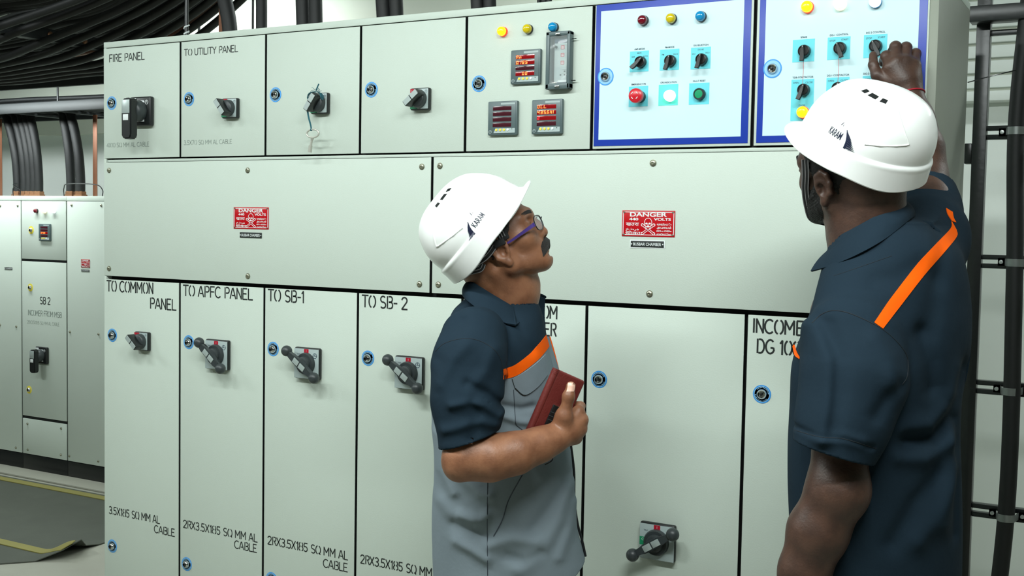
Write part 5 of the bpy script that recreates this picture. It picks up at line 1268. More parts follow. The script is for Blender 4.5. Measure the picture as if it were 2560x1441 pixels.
# right hand: back of the hand towards us, thumb up along the case, fingers wrapped behind it
b.chain([wR, PL(1418, 1076, 2.520)], [0.028, 0.030], k=0.02)
b.ell(PL(1430, 1068, 2.528), (0.030, 0.022, 0.040), rotm(0, math.radians(-18), 0), k=0.018)
kn = [PL(1447, 1028, 2.535), PL(1456, 1050, 2.530), PL(1452, 1074, 2.530), PL(1440, 1096, 2.535)]
for i, p in enumerate(kn):
    b.cap(PL(1412, 1078+4*i, 2.522), p, 0.015, 0.0120, k=0.012)
    b.ell(p, (0.0125, 0.0125, 0.0125), k=0.006)
    m1 = PL(1452-5*i, 1016+20*i, 2.568); m2 = PL(1418-6*i, 1010+20*i, 2.592); m3 = PL(1394-6*i, 1014+20*i, 2.590)
    b.chain([p, m1, m2, m3], [0.0112, 0.0102, 0.0090, 0.0078], k=0.004)
    b.cap(PL(1408+4*i, 1080+4*i, 2.498), p+np.array([0, -0.008, 0]), 0.003, 0.0045, k=0.010)                # tendons
b.chain([PL(1403, 1076, 2.510), PL(1411, 1043, 2.500), PL(1421, 994, 2.500), PL(1427, 966, 2.504)], [0.0190, 0.0152, 0.0118, 0.0105], k=0.010)
b.ell(PL(1421, 992, 2.500), (0.0125, 0.0115, 0.0125), k=0.006)
b.ell(PL(1407, 1050, 2.508), (0.018, 0.017, 0.026), k=0.014)
# left arm hangs on the far side
sL, eL, wL = PL(1200, 860, 2.89), PL(1195, 1110, 2.93), PL(1250, 1330, 2.93)
b.cap(PL(1240, 835, D0), sL, 0.062, 0.050, k=0.04); b.chain([sL, eL, wL], [0.056, 0.042, 0.028], k=0.03)
b.ell(wL+np.array([0.012, 0, -0.055]), (0.024, 0.015, 0.045), k=0.02)
for i in range(4):
    q = wL+np.array([0.034-0.019*i, 0.0, -0.085]); b.chain([q, q+np.array([0.004, 0.004, -0.038]), q+np.array([0.004, 0.014, -0.064])], [0.0095, 0.0085, 0.0072], k=0.004)
b.chain([wL+np.array([0.03, 0, -0.03]), wL+np.array([0.046, 0.008, -0.06]), wL+np.array([0.044, 0.012, -0.088])], [0.011, 0.0098, 0.0085], k=0.008)
hipc = np.array([0.015, 0, 0.78]); fR, fL = np.array([0.0, -0.11, 0.03]), np.array([0.03, 0.11, 0.03])
floor_legs(b, hipc+[0, -0.064, 0], hipc+[0, 0.064, 0], fR, fL, 0.8, 0.068)
for q in (fR, fL): b.cap(q+[0, 0, 0.03], q+[0.12, 0, 0.015], 0.034, 0.026, k=0.02)
grow('body', b, 0.0026, 'skin_a', man)
# trousers, belt line under the shirt, shoes
tr = Field(); tr.stack([(0.97, 0.012, 0, 0.125, 0.140), (0.86, 0.012, 0, 0.135, 0.145), (0.76, 0.012, 0, 0.125, 0.145)], k=0.03)
floor_legs(tr, hipc+[0, -0.068, -0.03], hipc+[0, 0.068, -0.03], fR, fL, 0.8, 0.082, 0.078, 0.03)
for q in (fR, fL): tr.cap((q[0], q[1], 0.40), (q[0], q[1], 0.07), 0.072, 0.066, k=0.03)
tr.post.append(lambda P, D: np.maximum(D, 0.035-P[:, 2])); grow('trousers', tr, 0.006, 'trouser', man)
for q in (fR, fL):
    sh = Field(); sh.cap(q+[-0.03, 0, 0.012], q+[0.14, 0, 0.004], 0.045, 0.038, k=0.02); sh.cap(q+[0, 0, 0.02], q+[0, 0, 0.075], 0.045, 0.042, k=0.02); sh.ell(q+[0.15, 0, 0.006], (0.055, 0.042, 0.034), k=0.02)
    sh.post.append(lambda P, D: np.maximum(D, -P[:, 2])); grow('shoe', sh, 0.005, 'shoe', man)
# shirt
rows = [(744, 1166, 1334, .058), (757, 1152, 1346, .078), (775, 1134, 1354, .104), (800, 1122, 1360, .138), (840, 1108, 1368, .170), (880, 1096, 1376, .176), (920, 1088, 1384, .172), (960, 1081, 1392, .168), (1000, 1078, 1400, .165), (1060, 1081, 1412, .163), (1120, 1086, 1427, .162), (1200, 1085, 1433, .163), (1260, 1081, 1435, .166), (1320, 1080, 1445, .170), (1360, 1081, 1455, .172), (1400, 1082, 1465, .173), (1460, 1085, 1470, .173), (1540, 1090, 1470, .172)]
R_ = []
for v, ul, ur, ry in rows:
    p, q = PL(ul, v, D0), PL(ur, v, D0); R_.append((p[2], (p[0]+q[0])/2, 0.0, (q[0]-p[0])/2, ry))
torso = Field(); torso.stack(R_, 0.0, k=0.0, n=110, ex=2.15)
sl = Field()
shp = [PL(1205, 828, 2.62), PL(1184, 852, 2.555), PL(1172, 905, 2.505), PL(1168, 1000, 2.475), PL(1171, 1108, 2.452)]
sl.chain(shp, [0.058, 0.0700, 0.0780, 0.0745, 0.0660], k=0.03)
slL = Field(); slL.chain([PL(1215, 828, 2.82), PL(1200, 852, 2.885), PL(1196, 1000, 2.925), PL(1196, 1075, 2.93)], [0.062, 0.075, 0.070, 0.064], k=0.03)
def uv2(f):  # fold lines drawn on the near side of the shirt
    return f
FOLDS = [  # (points px, width m, height m)
    ([(1222, 1240), (1200, 1232), (1165, 1205), (1130, 1180)], .016, .006), ([(1215, 1395), (1180, 1375), (1140, 1360)], .014, .006), ([(1217, 1345), (1180, 1330), (1135, 1318)], .018, -.005),
    ([(1225, 1360), (1280, 1345), (1340, 1352)], .016, .006), ([(1300, 1420), (1360, 1370), (1400, 1310), (1425, 1240)], .020, .006), ([(1270, 1390), (1310, 1402), (1350, 1385)], .014, -.005),
    ([(1330, 1330), (1380, 1270), (1420, 1215)], .018, -.005), ([(1258, 1040), (1300, 1055), (1340, 1062)], .010, .005), ([(1255, 1015), (1300, 1025), (1330, 1022)], .010, -.004),
    ([(1100, 1270), (1130, 1300), (1180, 1310)], .018, .005), ([(1215, 1290), (1200, 1300), (1150, 1290)], .012, .005), ([(1400, 1400), (1430, 1340), (1445, 1290)], .016, .005), ([(1085, 1100), (1100, 1190), (1130, 1240)], .014, .005),
    ([(1225, 800), (1245, 850), (1256, 900)], .012, -.004), ([(1290, 815), (1310, 850), (1330, 880)], .012, -.003)]
SFOLDS = [([(1250, 1040), (1215, 1010), (1175, 1000), (1130, 1010)], .011, .006), ([(1240, 1062), (1205, 1050), (1160, 1060), (1110, 1075)], .012, .005), ([(1250, 1020), (1215, 985), (1170, 960)], .012, -.006), ([(1095, 900), (1120, 850), (1150, 815)], .018, -.005), ([(1100, 960), (1130, 900), (1165, 865)], .016, .004), ([(1235, 880), (1215, 930), (1180, 965)], .016, .004), ([(1180, 1090), (1190, 1040), (1180, 1000)], .012, -.004)]
def fold_fn(folds, Dn, side=-1):
    L = [(np.array([PL(u, v, Dn)[[0, 2]] for u, v in pts]), w_, h_) for pts, w_, h_ in folds]
    def fn(P):
        q = P[:, [0, 2]]; out = np.zeros(len(P))
        for pts, w_, h_ in L:
            best = np.full(len(P), 9.0)
            for a, c in zip(pts[:-1], pts[1:]):
                ab = c-a; t = np.clip(((q-a)@ab)/(ab@ab), 0, 1); best = np.minimum(best, np.linalg.norm(q-a-t[:, None]*ab, axis=1))
            out -= 1.6*h_*np.exp(-(best/w_)**2)
        return out*np.clip(-side*-1*(P[:, 1]*side)*0+np.where(P[:, 1]*side > 0.02, 1.0, 0.0), 0, 1)
    return fn
ff, sf = fold_fn(FOLDS, 2.56), fold_fn(SFOLDS, 2.42)
cutC0, cutC1 = PL(1171, 1108, 2.452), PL(1168, 1000, 2.475)
cdir = np.array([PL(1236, 1081, 2.43)[0]-PL(1106, 1122, 2.43)[0], 0, PL(1236, 1081, 2.43)[2]-PL(1106, 1122, 2.43)[2]]); cn = np.array([cdir[2], 0, -cdir[0]]); cn /= np.linalg.norm(cn)
cpt = PL(1171, 1101, 2.44); cutL = PL(1196, 1072, 2.93)
hem = [(PL(1085, 1520, D0)[0], PL(1085, 1520, D0)[2]), (PL(1300, 1505, D0)[0], PL(1300, 1500, D0)[2]), (PL(1390, 1440, D0)[0], PL(1390, 1440, D0)[2]), (PL(1432, 1410, D0)[0], PL(1432, 1410, D0)[2]), (PL(1464, 1392, D0)[0], PL(1464, 1392, D0)[2])]
def sleeve_d(P):
    d = sl.raw(P) + np.where(P[:, 1] < -0.08, sf(P), 0); d = np.maximum(d, (P-cpt)@cn); return d
def shirt_outer(P, D=None):
    t = torso.raw(P) + ff(P); s_ = sleeve_d(P); l_ = np.maximum(slL.raw(P), cutL[2]-P[:, 2]); return smin(smin(t, s_, 0.010), l_, 0.012)
class Wrap:
    def __init__(s, fn, b): s.fn = fn; s.b = b
    def ev(s, P): return s.fn(P)
    def bounds(s): return s.b
nk0, nkn = PL(1240, 752, D0), np.array([0.22, 0, 0.97])
def shirt_shell(P):
    o = shirt_outer(P); d = np.maximum(o, -(o+0.010))
    d = np.maximum(d, np.interp(P[:, 0], [h[0] for h in hem], [h[1] for h in hem])-P[:, 2])
    d = np.maximum(d, (P-cpt)@cn - 0.0 if False else np.where(sl.raw(P) < 0.02, (P-cpt)@cn, -9.0)*1.0) if False else d
    neck = np.linalg.norm((P-PL(1262, 745, D0))[:, :2]/np.array([0.078, 0.070]), axis=1)
    d = np.maximum(d, np.where(P[:, 2] > PL(1240, 800, D0)[2], (1-neck)*0.07, -9.0))
    # open the sleeve ends
    d = np.maximum(d, -np.maximum(sl.raw(P)+0.0085, -(((P-cpt)@cn)+0.010)*1.0)) ; d = np.maximum(d, -np.maximum(slL.raw(P)+0.0085, -(cutL[2]+0.01-P[:, 2])))
    return d
lo = np.array([-0.26, -0.36, 0.60]); hi = np.array([0.27, 0.34, trz(735)+0.03])
ykA = [PL(1060, 992, 2.66), PL(1150, 980, 2.6), PL(1262, 947, 2.555), PL(1300, 932, 2.56), PL(1340, 903, 2.57), PL(1374, 866, 2.60), PL(1400, 850, 2.62)]
def zoneA(P):
    yk = P[:, 2]-np.interp(P[:, 0], [p[0] for p in ykA], [p[2] for p in ykA])
    arm = np.maximum(torso.raw(P)-sl.raw(P)-0.006, torso.raw(P)-slL.raw(P)-0.006); return np.maximum(yk, arm)
SH = Wrap(shirt_shell, (lo, hi))
shirt = grow('shirt', SH, 0.0032, 'two_tone', man, {'zone': zoneA}, lo=lo, hi=hi)
OUT = Wrap(shirt_outer, (lo, hi)); TOR = Wrap(lambda P: torso.raw(P)+ff(P), (lo, hi))
def strip_grid(top, bot, D, n=24, m=5):
    T = spline([Vector(PL(u, v, D)) for u, v in top], 12); B = spline([Vector(PL(u, v, D)) for u, v in bot], 12)
    T = [T[int(i*(len(T)-1)/n)] for i in range(n+1)]; B = [B[int(i*(len(B)-1)/n)] for i in range(n+1)]
    return [[list(t+(c-t)*(j/m)) for t, c in zip(T, B)] for j in range(m+1)]
BDIR = None
patch('orange_stripe', OUT, strip_grid([(1260, 924), (1290, 912), (1325, 885), (1350, 858), (1366, 838)], [(1260, 949), (1295, 938), (1340, 905), (1362, 882), (1374, 866)], 2.45), BDIR, 'orange', shirt, 0.0012, 0.0015)
patch('pocket_flap', OUT, strip_grid([(1281, 948), (1310, 932), (1340, 910), (1366, 886)], [(1288, 970), (1313, 988), (1345, 968), (1371, 936)], 2.45), BDIR, 'grey_cloth', shirt, 0.0035, 0.003)
M['stitch'] = mat('dark_stitching', (58, 66, 76), 0.8); M['stitch_n'] = mat('navy_stitching', (14, 22, 30), 0.8)
seam('seam', OUT, [PL(u, v, 2.4) for u, v in ((1219, 1196), (1218, 1300), (1219, 1440))], BDIR, 0.0010, 'stitch', shirt)
seam('pocket_opening', OUT, [PL(u, v, 2.4) for u, v in ((1306, 1188), (1272, 1250), (1256, 1300), (1234, 1342))], BDIR, 0.0013, 'stitch', shirt)
seam('seam', OUT, [PL(u, v, 2.4) for u, v in ((1284, 975), (1288, 1040), (1291, 1062), (1312, 1080))], BDIR, 0.0009, 'stitch', shirt)
seam('seam', OUT, [PL(u, v, 2.3) for u, v in ((1088, 880), (1110, 860), (1150, 848), (1190, 850), (1230, 870), (1252, 900), (1259, 940))], BDIR, 0.0008, 'stitch_n', shirt)
M['piping'] = mat('black_zip_tape', (18, 20, 24), 0.6)
bm = NB(); tube(bm, spline([Vector(PL(u, v, D0-0.012)+np.array([0.001, 0, 0])) for u, v in ((1426, 1110), (1434, 1180), (1435, 1250), (1443, 1310), (1455, 1355), (1463, 1392))], 8), 0.0030, 8); obj('front_zip', bm, 'piping', shirt)
bm = NB(); tube(bm, spline([Vector(PL(u, v, D0-0.165)) for u, v in ((1381, 1137), (1380, 1152), (1362, 1163))], 6), 0.0012, 6); obj('cord_loop', bm, 'piping', shirt)
def sheet(name, A, Bp, mt, parent, th=0.003, n=26, m=6, bulge=0.0):
    """a cloth sheet spanned between two 3D edge lines, thickened"""
    A = spline([Vector(p) for p in A], 10); Bp = spline([Vector(p) for p in Bp], 10); A = [A[round(i*(len(A)-1)/n)] for i in range(n+1)]; Bp = [Bp[round(i*(len(Bp)-1)/n)] for i in range(n+1)]
    cen = sum(A, Vector())/len(A); bm = NB(); g = []
    for j in range(m+1):
        t = j/m; row = []
        for a, c in zip(A, Bp):
            p = a+(c-a)*t; o = (p-cen); o.z = 0; row.append(bm.verts.new(p + (o.normalized()*bulge*math.sin(math.pi*t) if o.length > 1e-6 else Vector())))
        g.append(row)
    for j in range(m):
        for i in range(n): bm.faces.new((g[j][i], g[j][i+1], g[j+1][i+1], g[j+1][i]))
    bmesh.ops.recalc_face_normals(bm, faces=bm.faces[:]); bmesh.ops.solidify(bm, geom=bm.faces[:], thickness=th)
    return obj(name, bm, mt, parent, 60)
# collar: stands at the nape and folds over to two points
top = [PL(1338, 731, 2.775), PL(1305, 742, 2.800), PL(1250, 728, 2.805), PL(1195, 708, 2.775), PL(1171, 700, 2.72), PL(1180, 704, 2.665), PL(1230, 735, 2.632), PL(1282, 766, 2.640), PL(1316, 789, 2.680)]
bot = [PL(1366, 742, 2.80), PL(1310, 785, 2.845), PL(1245, 775, 2.86), PL(1180, 752, 2.82), PL(1156, 738, 2.72), PL(1168, 752, 2.625), PL(1212, 784, 2.585), PL(1258, 806, 2.580), PL(1290, 812, 2.585)]
sheet('collar', top, bot, 'navy_cloth', shirt, 0.0035, 60, 8, 0.006)
sheet('collar_point', [PL(1316, 789, 2.680), PL(1300, 780, 2.662), PL(1282, 766, 2.640)], [PL(1318, 800, 2.668), PL(1304, 810, 2.62), PL(1290, 812, 2.585)], 'navy_cloth', shirt, 0.0035, 12, 5, 0.0)
sheet('placket', [PL(1342, 738, 2.765), PL(1346, 790, 2.76), PL(1352, 835, 2.75)], [PL(1363, 745, 2.785), PL(1362, 795, 2.775), PL(1366, 838, 2.765)], 'navy_cloth', shirt, 0.003, 14, 4)
sheet('inner_shirt', [PL(1314, 745, 2.745), PL(1318, 770, 2.735), PL(1328, 790, 2.73)], [PL(1330, 745, 2.755), PL(1330, 770, 2.745), PL(1334, 790, 2.74)], 'grey_cloth', shirt, 0.002, 8, 3)
sheet('chest_panel', [PL(1318, 795, 2.665), PL(1340, 830, 2.655), PL(1360, 862, 2.66)], [PL(1356, 795, 2.74), PL(1364, 830, 2.735), PL(1372, 862, 2.735)], 'navy_cloth', shirt, 0.003, 14, 5)
sheet('placket', [PL(1364, 842, 2.715), PL(1374, 880, 2.71), PL(1388, 925, 2.705)], [PL(1373, 842, 2.745), PL(1384, 880, 2.745), PL(1398, 925, 2.745)], 'grey_cloth', shirt, 0.003, 14, 4)
sheet('orange_stripe', [PL(1371, 842, 2.742), PL(1381, 880, 2.740), PL(1393, 928, 2.738)], [PL(1376, 842, 2.752), PL(1387, 880, 2.752), PL(1399, 928, 2.752)], 'orange', shirt, 0.004, 14, 3)
# thumb nail
P_ = PL(1428.5, 968, 2.4)
g = [[list(PL(u+dx, v, 2.4)) for u in np.linspace(1417, 1436, 7)] for v, dx in ((957, 3), (962, 2), (968, 1.5), (974, 0.5), (979.5, -1))]
patch('thumb_nail', b, g, BDIR, 'nail', man, 0.0006, 0.0008)
# hard hat, harness
hat, HW, hsurf = build_helmet(man, rotm(math.radians(1), math.radians(25), math.radians(4.5)), PL(1252, 632, 2.69), -1)
W_ = lambda p: Vector(hR @ np.array(p) + hO)
ribbon('head_strap', [W_((0.006, -0.086, 0.034)), W_((-0.010, -0.088, 0.020)), W_((-0.034, -0.087, 0.009)), W_((-0.062, -0.080, 0.006)), W_((-0.085, -0.066, 0.006))], Vector(hR @ np.array([0.35, 0, -0.9])), 0.021, hat, lines=3)
ribbon('head_strap', [W_((-0.046, -0.082, -0.004)), W_((-0.056, -0.081, -0.012)), W_((-0.072, -0.076, -0.010)), W_((-0.092, -0.058, -0.006)), W_((-0.108, -0.020, -0.004))], Vector(hR @ np.array([0.3, 0, -1.0])), 0.016, hat, lines=3)
bm = NB(); box(bm, (-0.014, -0.004, -0.008), (0.014, 0.004, 0.008), 0.002); xform(bm.verts, Matrix.Translation(W_((0.010, -0.088, 0.022))) @ Matrix(hR.tolist()).to_4x4()); obj('strap_buckle', bm, 'strap', hat)
bm = NB(); bx = Matrix(hR.tolist()).to_4x4(); box(bm, (-0.013, -0.004, -0.020), (0.013, 0.004, 0.016), 0.003); [box(bm, (-0.0085+0.0062*k, -0.0052, -0.012), (-0.0062+0.0062*k, -0.0035, 0.004), 0.0006, 1) for k in range(3)]
xform(bm.verts, Matrix.Translation(W_((0.024, -0.084, 0.042))) @ bx); obj('harness_clip', bm, ['strap', 'strap_w'], hat)
# inner headband
bm = NB(); pts = [W_((0.092*math.cos(a)-0.008, 0.080*math.sin(a), 0.062+0.030*math.cos(a))) for a in [2*math.pi*i/48 for i in range(48)]]
for dz in (0,): 
    A = [bm.verts.new(p) for p in pts]; Bq = [bm.verts.new(p+Vector(hR @ np.array([-0.012, 0, 0.030]))) for p in pts]
    for i in range(48): bm.faces.new((A[i], A[(i+1) % 48], Bq[(i+1) % 48], Bq[i]))
bmesh.ops.solidify(bm, geom=bm.faces[:], thickness=0.002); obj('headband', bm, 'strap', hat)
# hair under the hat, brow, moustache
hf = Field(); head_field(hf, hR, hO, ears=())
hr_ = Field()
def hair_region(P, head=hf, R=hR, O=hO):
    q = (P-O)@R; d = head.raw(P)-0.0035+0.0012*np.sin(q[:, 2]*900+q[:, 0]*700)
    line = np.interp(q[:, 0], [-0.12, -0.06, -0.03, -0.012, 0.02, 0.045, 0.07], [-0.055, -0.045, -0.030, 0.012, 0.012, 0.045, 0.110])
    side = np.interp(q[:, 0], [0.0, 0.02, 0.028, 0.04], [0, 0.0, 0.02, 0.03])
    return np.maximum(np.maximum(d, -(d+0.006)), (line-q[:, 2])*0.7)
blo, bhi = hO-0.16, hO+0.18
hair = grow('hair', Wrap(hair_region, (blo, bhi)), 0.003, 'hair_grey', man, lo=blo, hi=bhi)
bm = NB()
for sd in (1, -1):
    for k in range(30):
        s_ = k/29; y0 = 0.001+0.030*s_; base = np.array([0.1000-0.018*s_**2, sd*y0, -0.0115-0.010*s_]); tip = base + np.array([0.007-0.005*s_, sd*0.005, -0.0185-0.010*s_])
        for dx in (-0.003, 0.0, 0.003, 0.006): tube(bm, [W_(base+[dx, 0, 0.001]), W_((base+tip)/2+[dx+0.002, 0, 0]), W_(tip+[dx*0.3, 0, 0])], [0.0020, 0.0019, 0.0008], 5)
obj('moustache', bm, 'hair_grey', man)
for sd in (1, -1):
    bm = NB()
    for k in range(16):
        s_ = k/15; p = np.array([0.1025-0.020*s_**1.6, sd*(0.008+0.038*s_), 0.0555+0.003*math.sin(s_*3)])
        for dz in (-0.003, -0.001, 0.001, 0.003): tube(bm, [W_(p+[-0.003, -sd*0.002, dz-0.001]), W_(p+[0.001, sd*0.005, dz+0.0022])], [0.0026, 0.0012], 5)
    obj('eyebrow', bm, 'hair', man)
    bm = NB(); ball(bm, W_((0.0765, sd*0.031, 0.0340)), 0.0122, 20); e_ = obj('eye', bm, 'eye', man)
    bm = NB(); ball(bm, W_((0.0840, sd*0.031, 0.0350)), 0.0056, 14); obj('iris', bm, 'iris', e_)
# spectacles
gl = NB()
for sd in (1, -1):
    ring = []
    for i in range(29):
        a = 2*math.pi*i/28; ca, sa = math.cos(a), math.sin(a); px = abs(ca)**0.7*math.copysign(1, ca); pz = abs(sa)**0.8*math.copysign(1, sa)
        ring.append(W_((0.1185-0.28*abs(0.031+px*0.0245)-0.0035*(1-pz)*0.4, sd*(0.0325+px*0.0245), 0.0265+pz*0.0175)))
    tube(gl, ring, 0.0013, 8)
tube(gl, spline([W_((0.1160, 0.0095, 0.0335)), W_((0.1195, 0, 0.0365)), W_((0.1160, -0.0095, 0.0335))], 6), 0.0012, 8)
spec = obj('spectacles', gl, 'rim', man)
for sd in (1, -1):
    bm = NB(); vs = []
    for i in range(28):
        a = 2*math.pi*i/28; ca, sa = math.cos(a), math.sin(a); px = abs(ca)**0.7*math.copysign(1, ca); pz = abs(sa)**0.8*math.copysign(1, sa)
        vs.append(bm.verts.new(W_((0.1185-0.28*abs(0.031+px*0.0240)-0.0035*(1-pz)*0.4, sd*(0.0325+px*0.0240), 0.0265+pz*0.0170))))
    bm.faces.new(vs); bmesh.ops.solidify(bm, geom=bm.faces[:], thickness=0.0012); obj('lens', bm, 'lens', spec, 0)
    bm = NB(); S = [W_(p) for p in ((0.1010, sd*0.0590, 0.0260), (0.096, sd*0.0690, 0.0250), (0.050, sd*0.0770, 0.0170), (0.014, sd*0.0830, 0.0118))]
    S = spline(S, 8); up_ = Vector(hR @ np.array([0, 0, 1.0])); sdv = Vector(hR @ np.array([0, sd, 0.0])); rows_ = []
    for i, p in enumerate(S):
        hgt = 0.0042*(1-i/len(S))+0.0016; rows_.append([bm.verts.new(p+up_*hgt+sdv*0.0009), bm.verts.new(p-up_*hgt+sdv*0.0009), bm.verts.new(p-up_*hgt-sdv*0.0009), bm.verts.new(p+up_*hgt-sdv*0.0009)])
    for A, Bq in zip(rows_[:-1], rows_[1:]):
        for k in range(4): bm.faces.new((A[k], A[(k+1) % 4], Bq[(k+1) % 4], Bq[k]))
    bm.faces.new(rows_[0]); bm.faces.new(rows_[-1]); obj('temple', bm, 'violet', spec)
# the phone case in his hand
c0 = onD(1344, 1085, 2.545); c1 = onD(1411, 932, 2.560)
Lv = (c1-c0).normalized(); Wv = (RH*0.80 + FH*0.42 + Vector((0, 0, -0.36))); Wv = (Wv-Lv*Wv.dot(Lv)).normalized(); Nv = Wv.cross(Lv).normalized()
ctr = onD(1386, 1020, 2.549)
t = thing('phone_case', 'reddish brown leather phone case held against his chest by the left man', 'phone case', ctr)
R3 = Matrix(((Wv.x, Nv.x, Lv.x), (Wv.y, Nv.y, Lv.y), (Wv.z, Nv.z, Lv.z))).to_4x4()
sg = -1 if Nv.dot(FH) > 0 else 1
bm = NB(); box(bm, (-0.036, -0.0085, -0.085), (0.044, 0.0085, 0.083), 0.006, 0, 4); xform(bm.verts, R3); obj('case_cover', bm, 'wallet', t)
bm = NB(); cyl(bm, (-0.036, 0, -0.0845), (-0.036, 0, 0.0825), 0.0090, seg=20); 
for z in (0.078, 0.0745, 0.071): lathe(bm, (-0.036, 0, z), (0, 0, 1), [(0.0088, -0.0008), (0.0095, 0), (0.0088, 0.0008)], 20)
xform(bm.verts, R3); obj('case_spine', bm, 'wallet', t)
bm = NB(); lo_, hi_ = sorted((sg*0.0080, sg*0.0125)); l2, h2_ = sorted((sg*0.0122, sg*0.0131))
box(bm, (-0.012, lo_, -0.046), (0.010, hi_, 0.006), 0.0015)
for z in (-0.030, -0.021, -0.012): box(bm, (-0.0125, l2, z), (0.0105, h2_, z+0.0020), 0.0004, 1)
box(bm, (-0.011, lo_, 0.0055), (0.009, hi_, 0.0072), 0.0004, 2)
xform(bm.verts, R3); obj('black_clip', bm, ['black', 'dark', 'chrome'], t)
# ------------------------------------------------------------------ the taller man turning a switch (right)
DB = 2.34
RB, PL = mapper(2200, 720, DB)
man2 = thing('person', 'taller man seen from behind in navy shirt and white hard hat, turning a switch', 'person', RB, rz=ROT)
hO = PL(2123, 452, 2.345); hR = rotm(math.radians(128), math.radians(-2), math.radians(-14))
YB = math.radians(140)
fwd = np.array([math.cos(YB), math.sin(YB), 0]); lft = np.array([-math.sin(YB), math.cos(YB), 0])
b = Field(); head_field(b, hR, hO)
b.chain([hO+hR@np.array([-0.055, 0, -0.020]), PL(2172, 570, 2.34), PL(2200, 660, 2.34)], [0.064, 0.070, 0.085], k=0.03)
b.cap(hO+hR@np.array([-0.01, 0, -0.06]), PL(2140, 590, 2.35), 0.048, 0.052, k=0.035)
sL, sR = PL(2125, 860, 2.19), PL(2318, 600, 2.47)
b.cap(PL(2195, 700, DB), sL, 0.078, 0.058, k=0.05); b.cap(PL(2200, 660, DB), sR, 0.078, 0.058, k=0.05)
zz = lambda v: PL(2200, v, DB)[2]; ca = PL(2205, 900, DB)[0]
b.stack([(zz(700), ca, 0, .09, .14), (zz(760), ca-.005, 0, .125, .19), (zz(900), ca-.003, 0, .135, .20), (zz(1100), ca-.01, 0, .135, .19), (zz(1300), ca-.01, 0, .135, .19), (0.80, ca-.01, 0, .13, .185)], yaw=YB, k=0.03)
eL, wLh = PL(2092, 1225, 2.14), PL(1985, 1500, 2.16)
b.chain([sL, (sL+eL)/2, eL], [0.066, 0.058, 0.050], k=0.03); b.ell(eL+np.array([0.006, -0.006, 0]), (0.050, 0.050, 0.050), k=0.03)
b.chain([eL, PL(2045, 1330, 2.15), PL(2010, 1430, 2.155), wLh], [0.0495, 0.0530, 0.0440, 0.032], k=0.03)
d_ = np.array([-0.16, 0.10, -0.98]); d_ /= np.linalg.norm(d_); pm = wLh+d_*0.055
b.cap(wLh, pm, 0.030, 0.033, k=0.02); b.ell(pm, (0.020, 0.038, 0.042), k=0.015)
for i in range(4):
    q = pm+d_*0.036+np.array([-0.022+0.016*i, 0.018-0.012*i, 0]); b.chain([q, q+d_*0.040+[0.004, 0, 0], q+d_*0.062+[0.016, 0.004, 0], q+d_*0.070+[0.030, 0.006, 0]], [0.0115, 0.0105, 0.0095, 0.0082], k=0.004)
b.chain([pm+np.array([-0.02, 0.02, 0.01]), pm+d_*0.02+np.array([-0.036, 0.030, 0]), pm+d_*0.055+np.array([-0.036, 0.026, 0])], [0.014, 0.0125, 0.0098], k=0.010)
# raised right arm
eR, wR = PL(2308, 440, 2.60), PL(2270, 240, 2.655)
b.chain([sR, (sR+eR)/2, eR], [0.072, 0.060, 0.050], k=0.03)
b.chain([eR, PL(2302, 372, 2.615), PL(2286, 300, 2.635), wR], [0.047, 0.046, 0.039, 0.0310], k=0.03)
# right hand, back of the hand towards us, knuckles up, thumb on the lever
b.chain([wR, PL(2260, 205, 2.655)], [0.0310, 0.035], k=0.02)
b.ell(PL(2255, 190, 2.655), (0.045, 0.022, 0.042), k=0.018)
mc_ = [PL(2224, 168, 2.650), PL(2241, 154, 2.648), PL(2264, 154, 2.650), PL(2285, 163, 2.655)]
pip = [PL(2216, 141, 2.670), PL(2239, 117, 2.672), PL(2265, 119, 2.676), PL(2289, 134, 2.682)]
dip = [PL(2209, 150, 2.702), PL(2224, 136, 2.706), PL(2250, 140, 2.708), PL(2272, 152, 2.710)]
tip = [PL(2206, 158, 2.700), PL(2214, 154, 2.704), PL(2238, 158, 2.706), PL(2260, 168, 2.706)]
for i in range(4):
    b.cap(PL(2254+3*i, 200, 2.652), mc_[i], 0.018, 0.0145, k=0.014)
    b.chain([mc_[i], pip[i], dip[i], tip[i]], [0.0135, 0.0125 if i < 3 else 0.0112, 0.0095, 0.0082], k=0.004)
    b.ell(pip[i], (0.0135, 0.0125, 0.0130) if i < 3 else (0.0115, 0.0112, 0.0115), k=0.004)
b.chain([PL(2226, 207, 2.655), PL(2193, 188, 2.662), PL(2183, 162, 2.672), PL(2183, 138, 2.684)], [0.0180, 0.0140, 0.0108, 0.0092], k=0.004)
b.ell(PL(2184, 163, 2.671), (0.0115, 0.0112, 0.0115), k=0.004)
hip = np.array([ca-.01, 0, 0.86]); fL2 = np.array([ca-0.02, 0, 0.03])-lft*-0.12; fR2 = np.array([ca, 0, 0.03])-lft*0.12
floor_legs(b, hip+lft*0.09, hip-lft*0.09, fL2, fR2, 0.86, 0.10, 0.065)
for q in (fL2, fR2): b.cap(q+[0, 0, 0.03], q+fwd*0.13+[0, 0, 0.015], 0.036, 0.028, k=0.02)
grow('body', b, 0.0026, 'skin_b', man2)
tr = Field(); tr.stack([(1.06, ca-.01, 0, .135, .180), (0.93, ca-.01, 0, .145, .185), (0.82, ca-.01, 0, .138, .185)], yaw=YB, k=0.03)
floor_legs(tr, hip+lft*0.088+[0, 0, -0.04], hip-lft*0.088+[0, 0, -0.04], fL2, fR2, 0.86, 0.098, 0.09, 0.03)
for q in (fL2, fR2): tr.cap((q[0], q[1], 0.42), (q[0], q[1], 0.07), 0.082, 0.074, k=0.03)
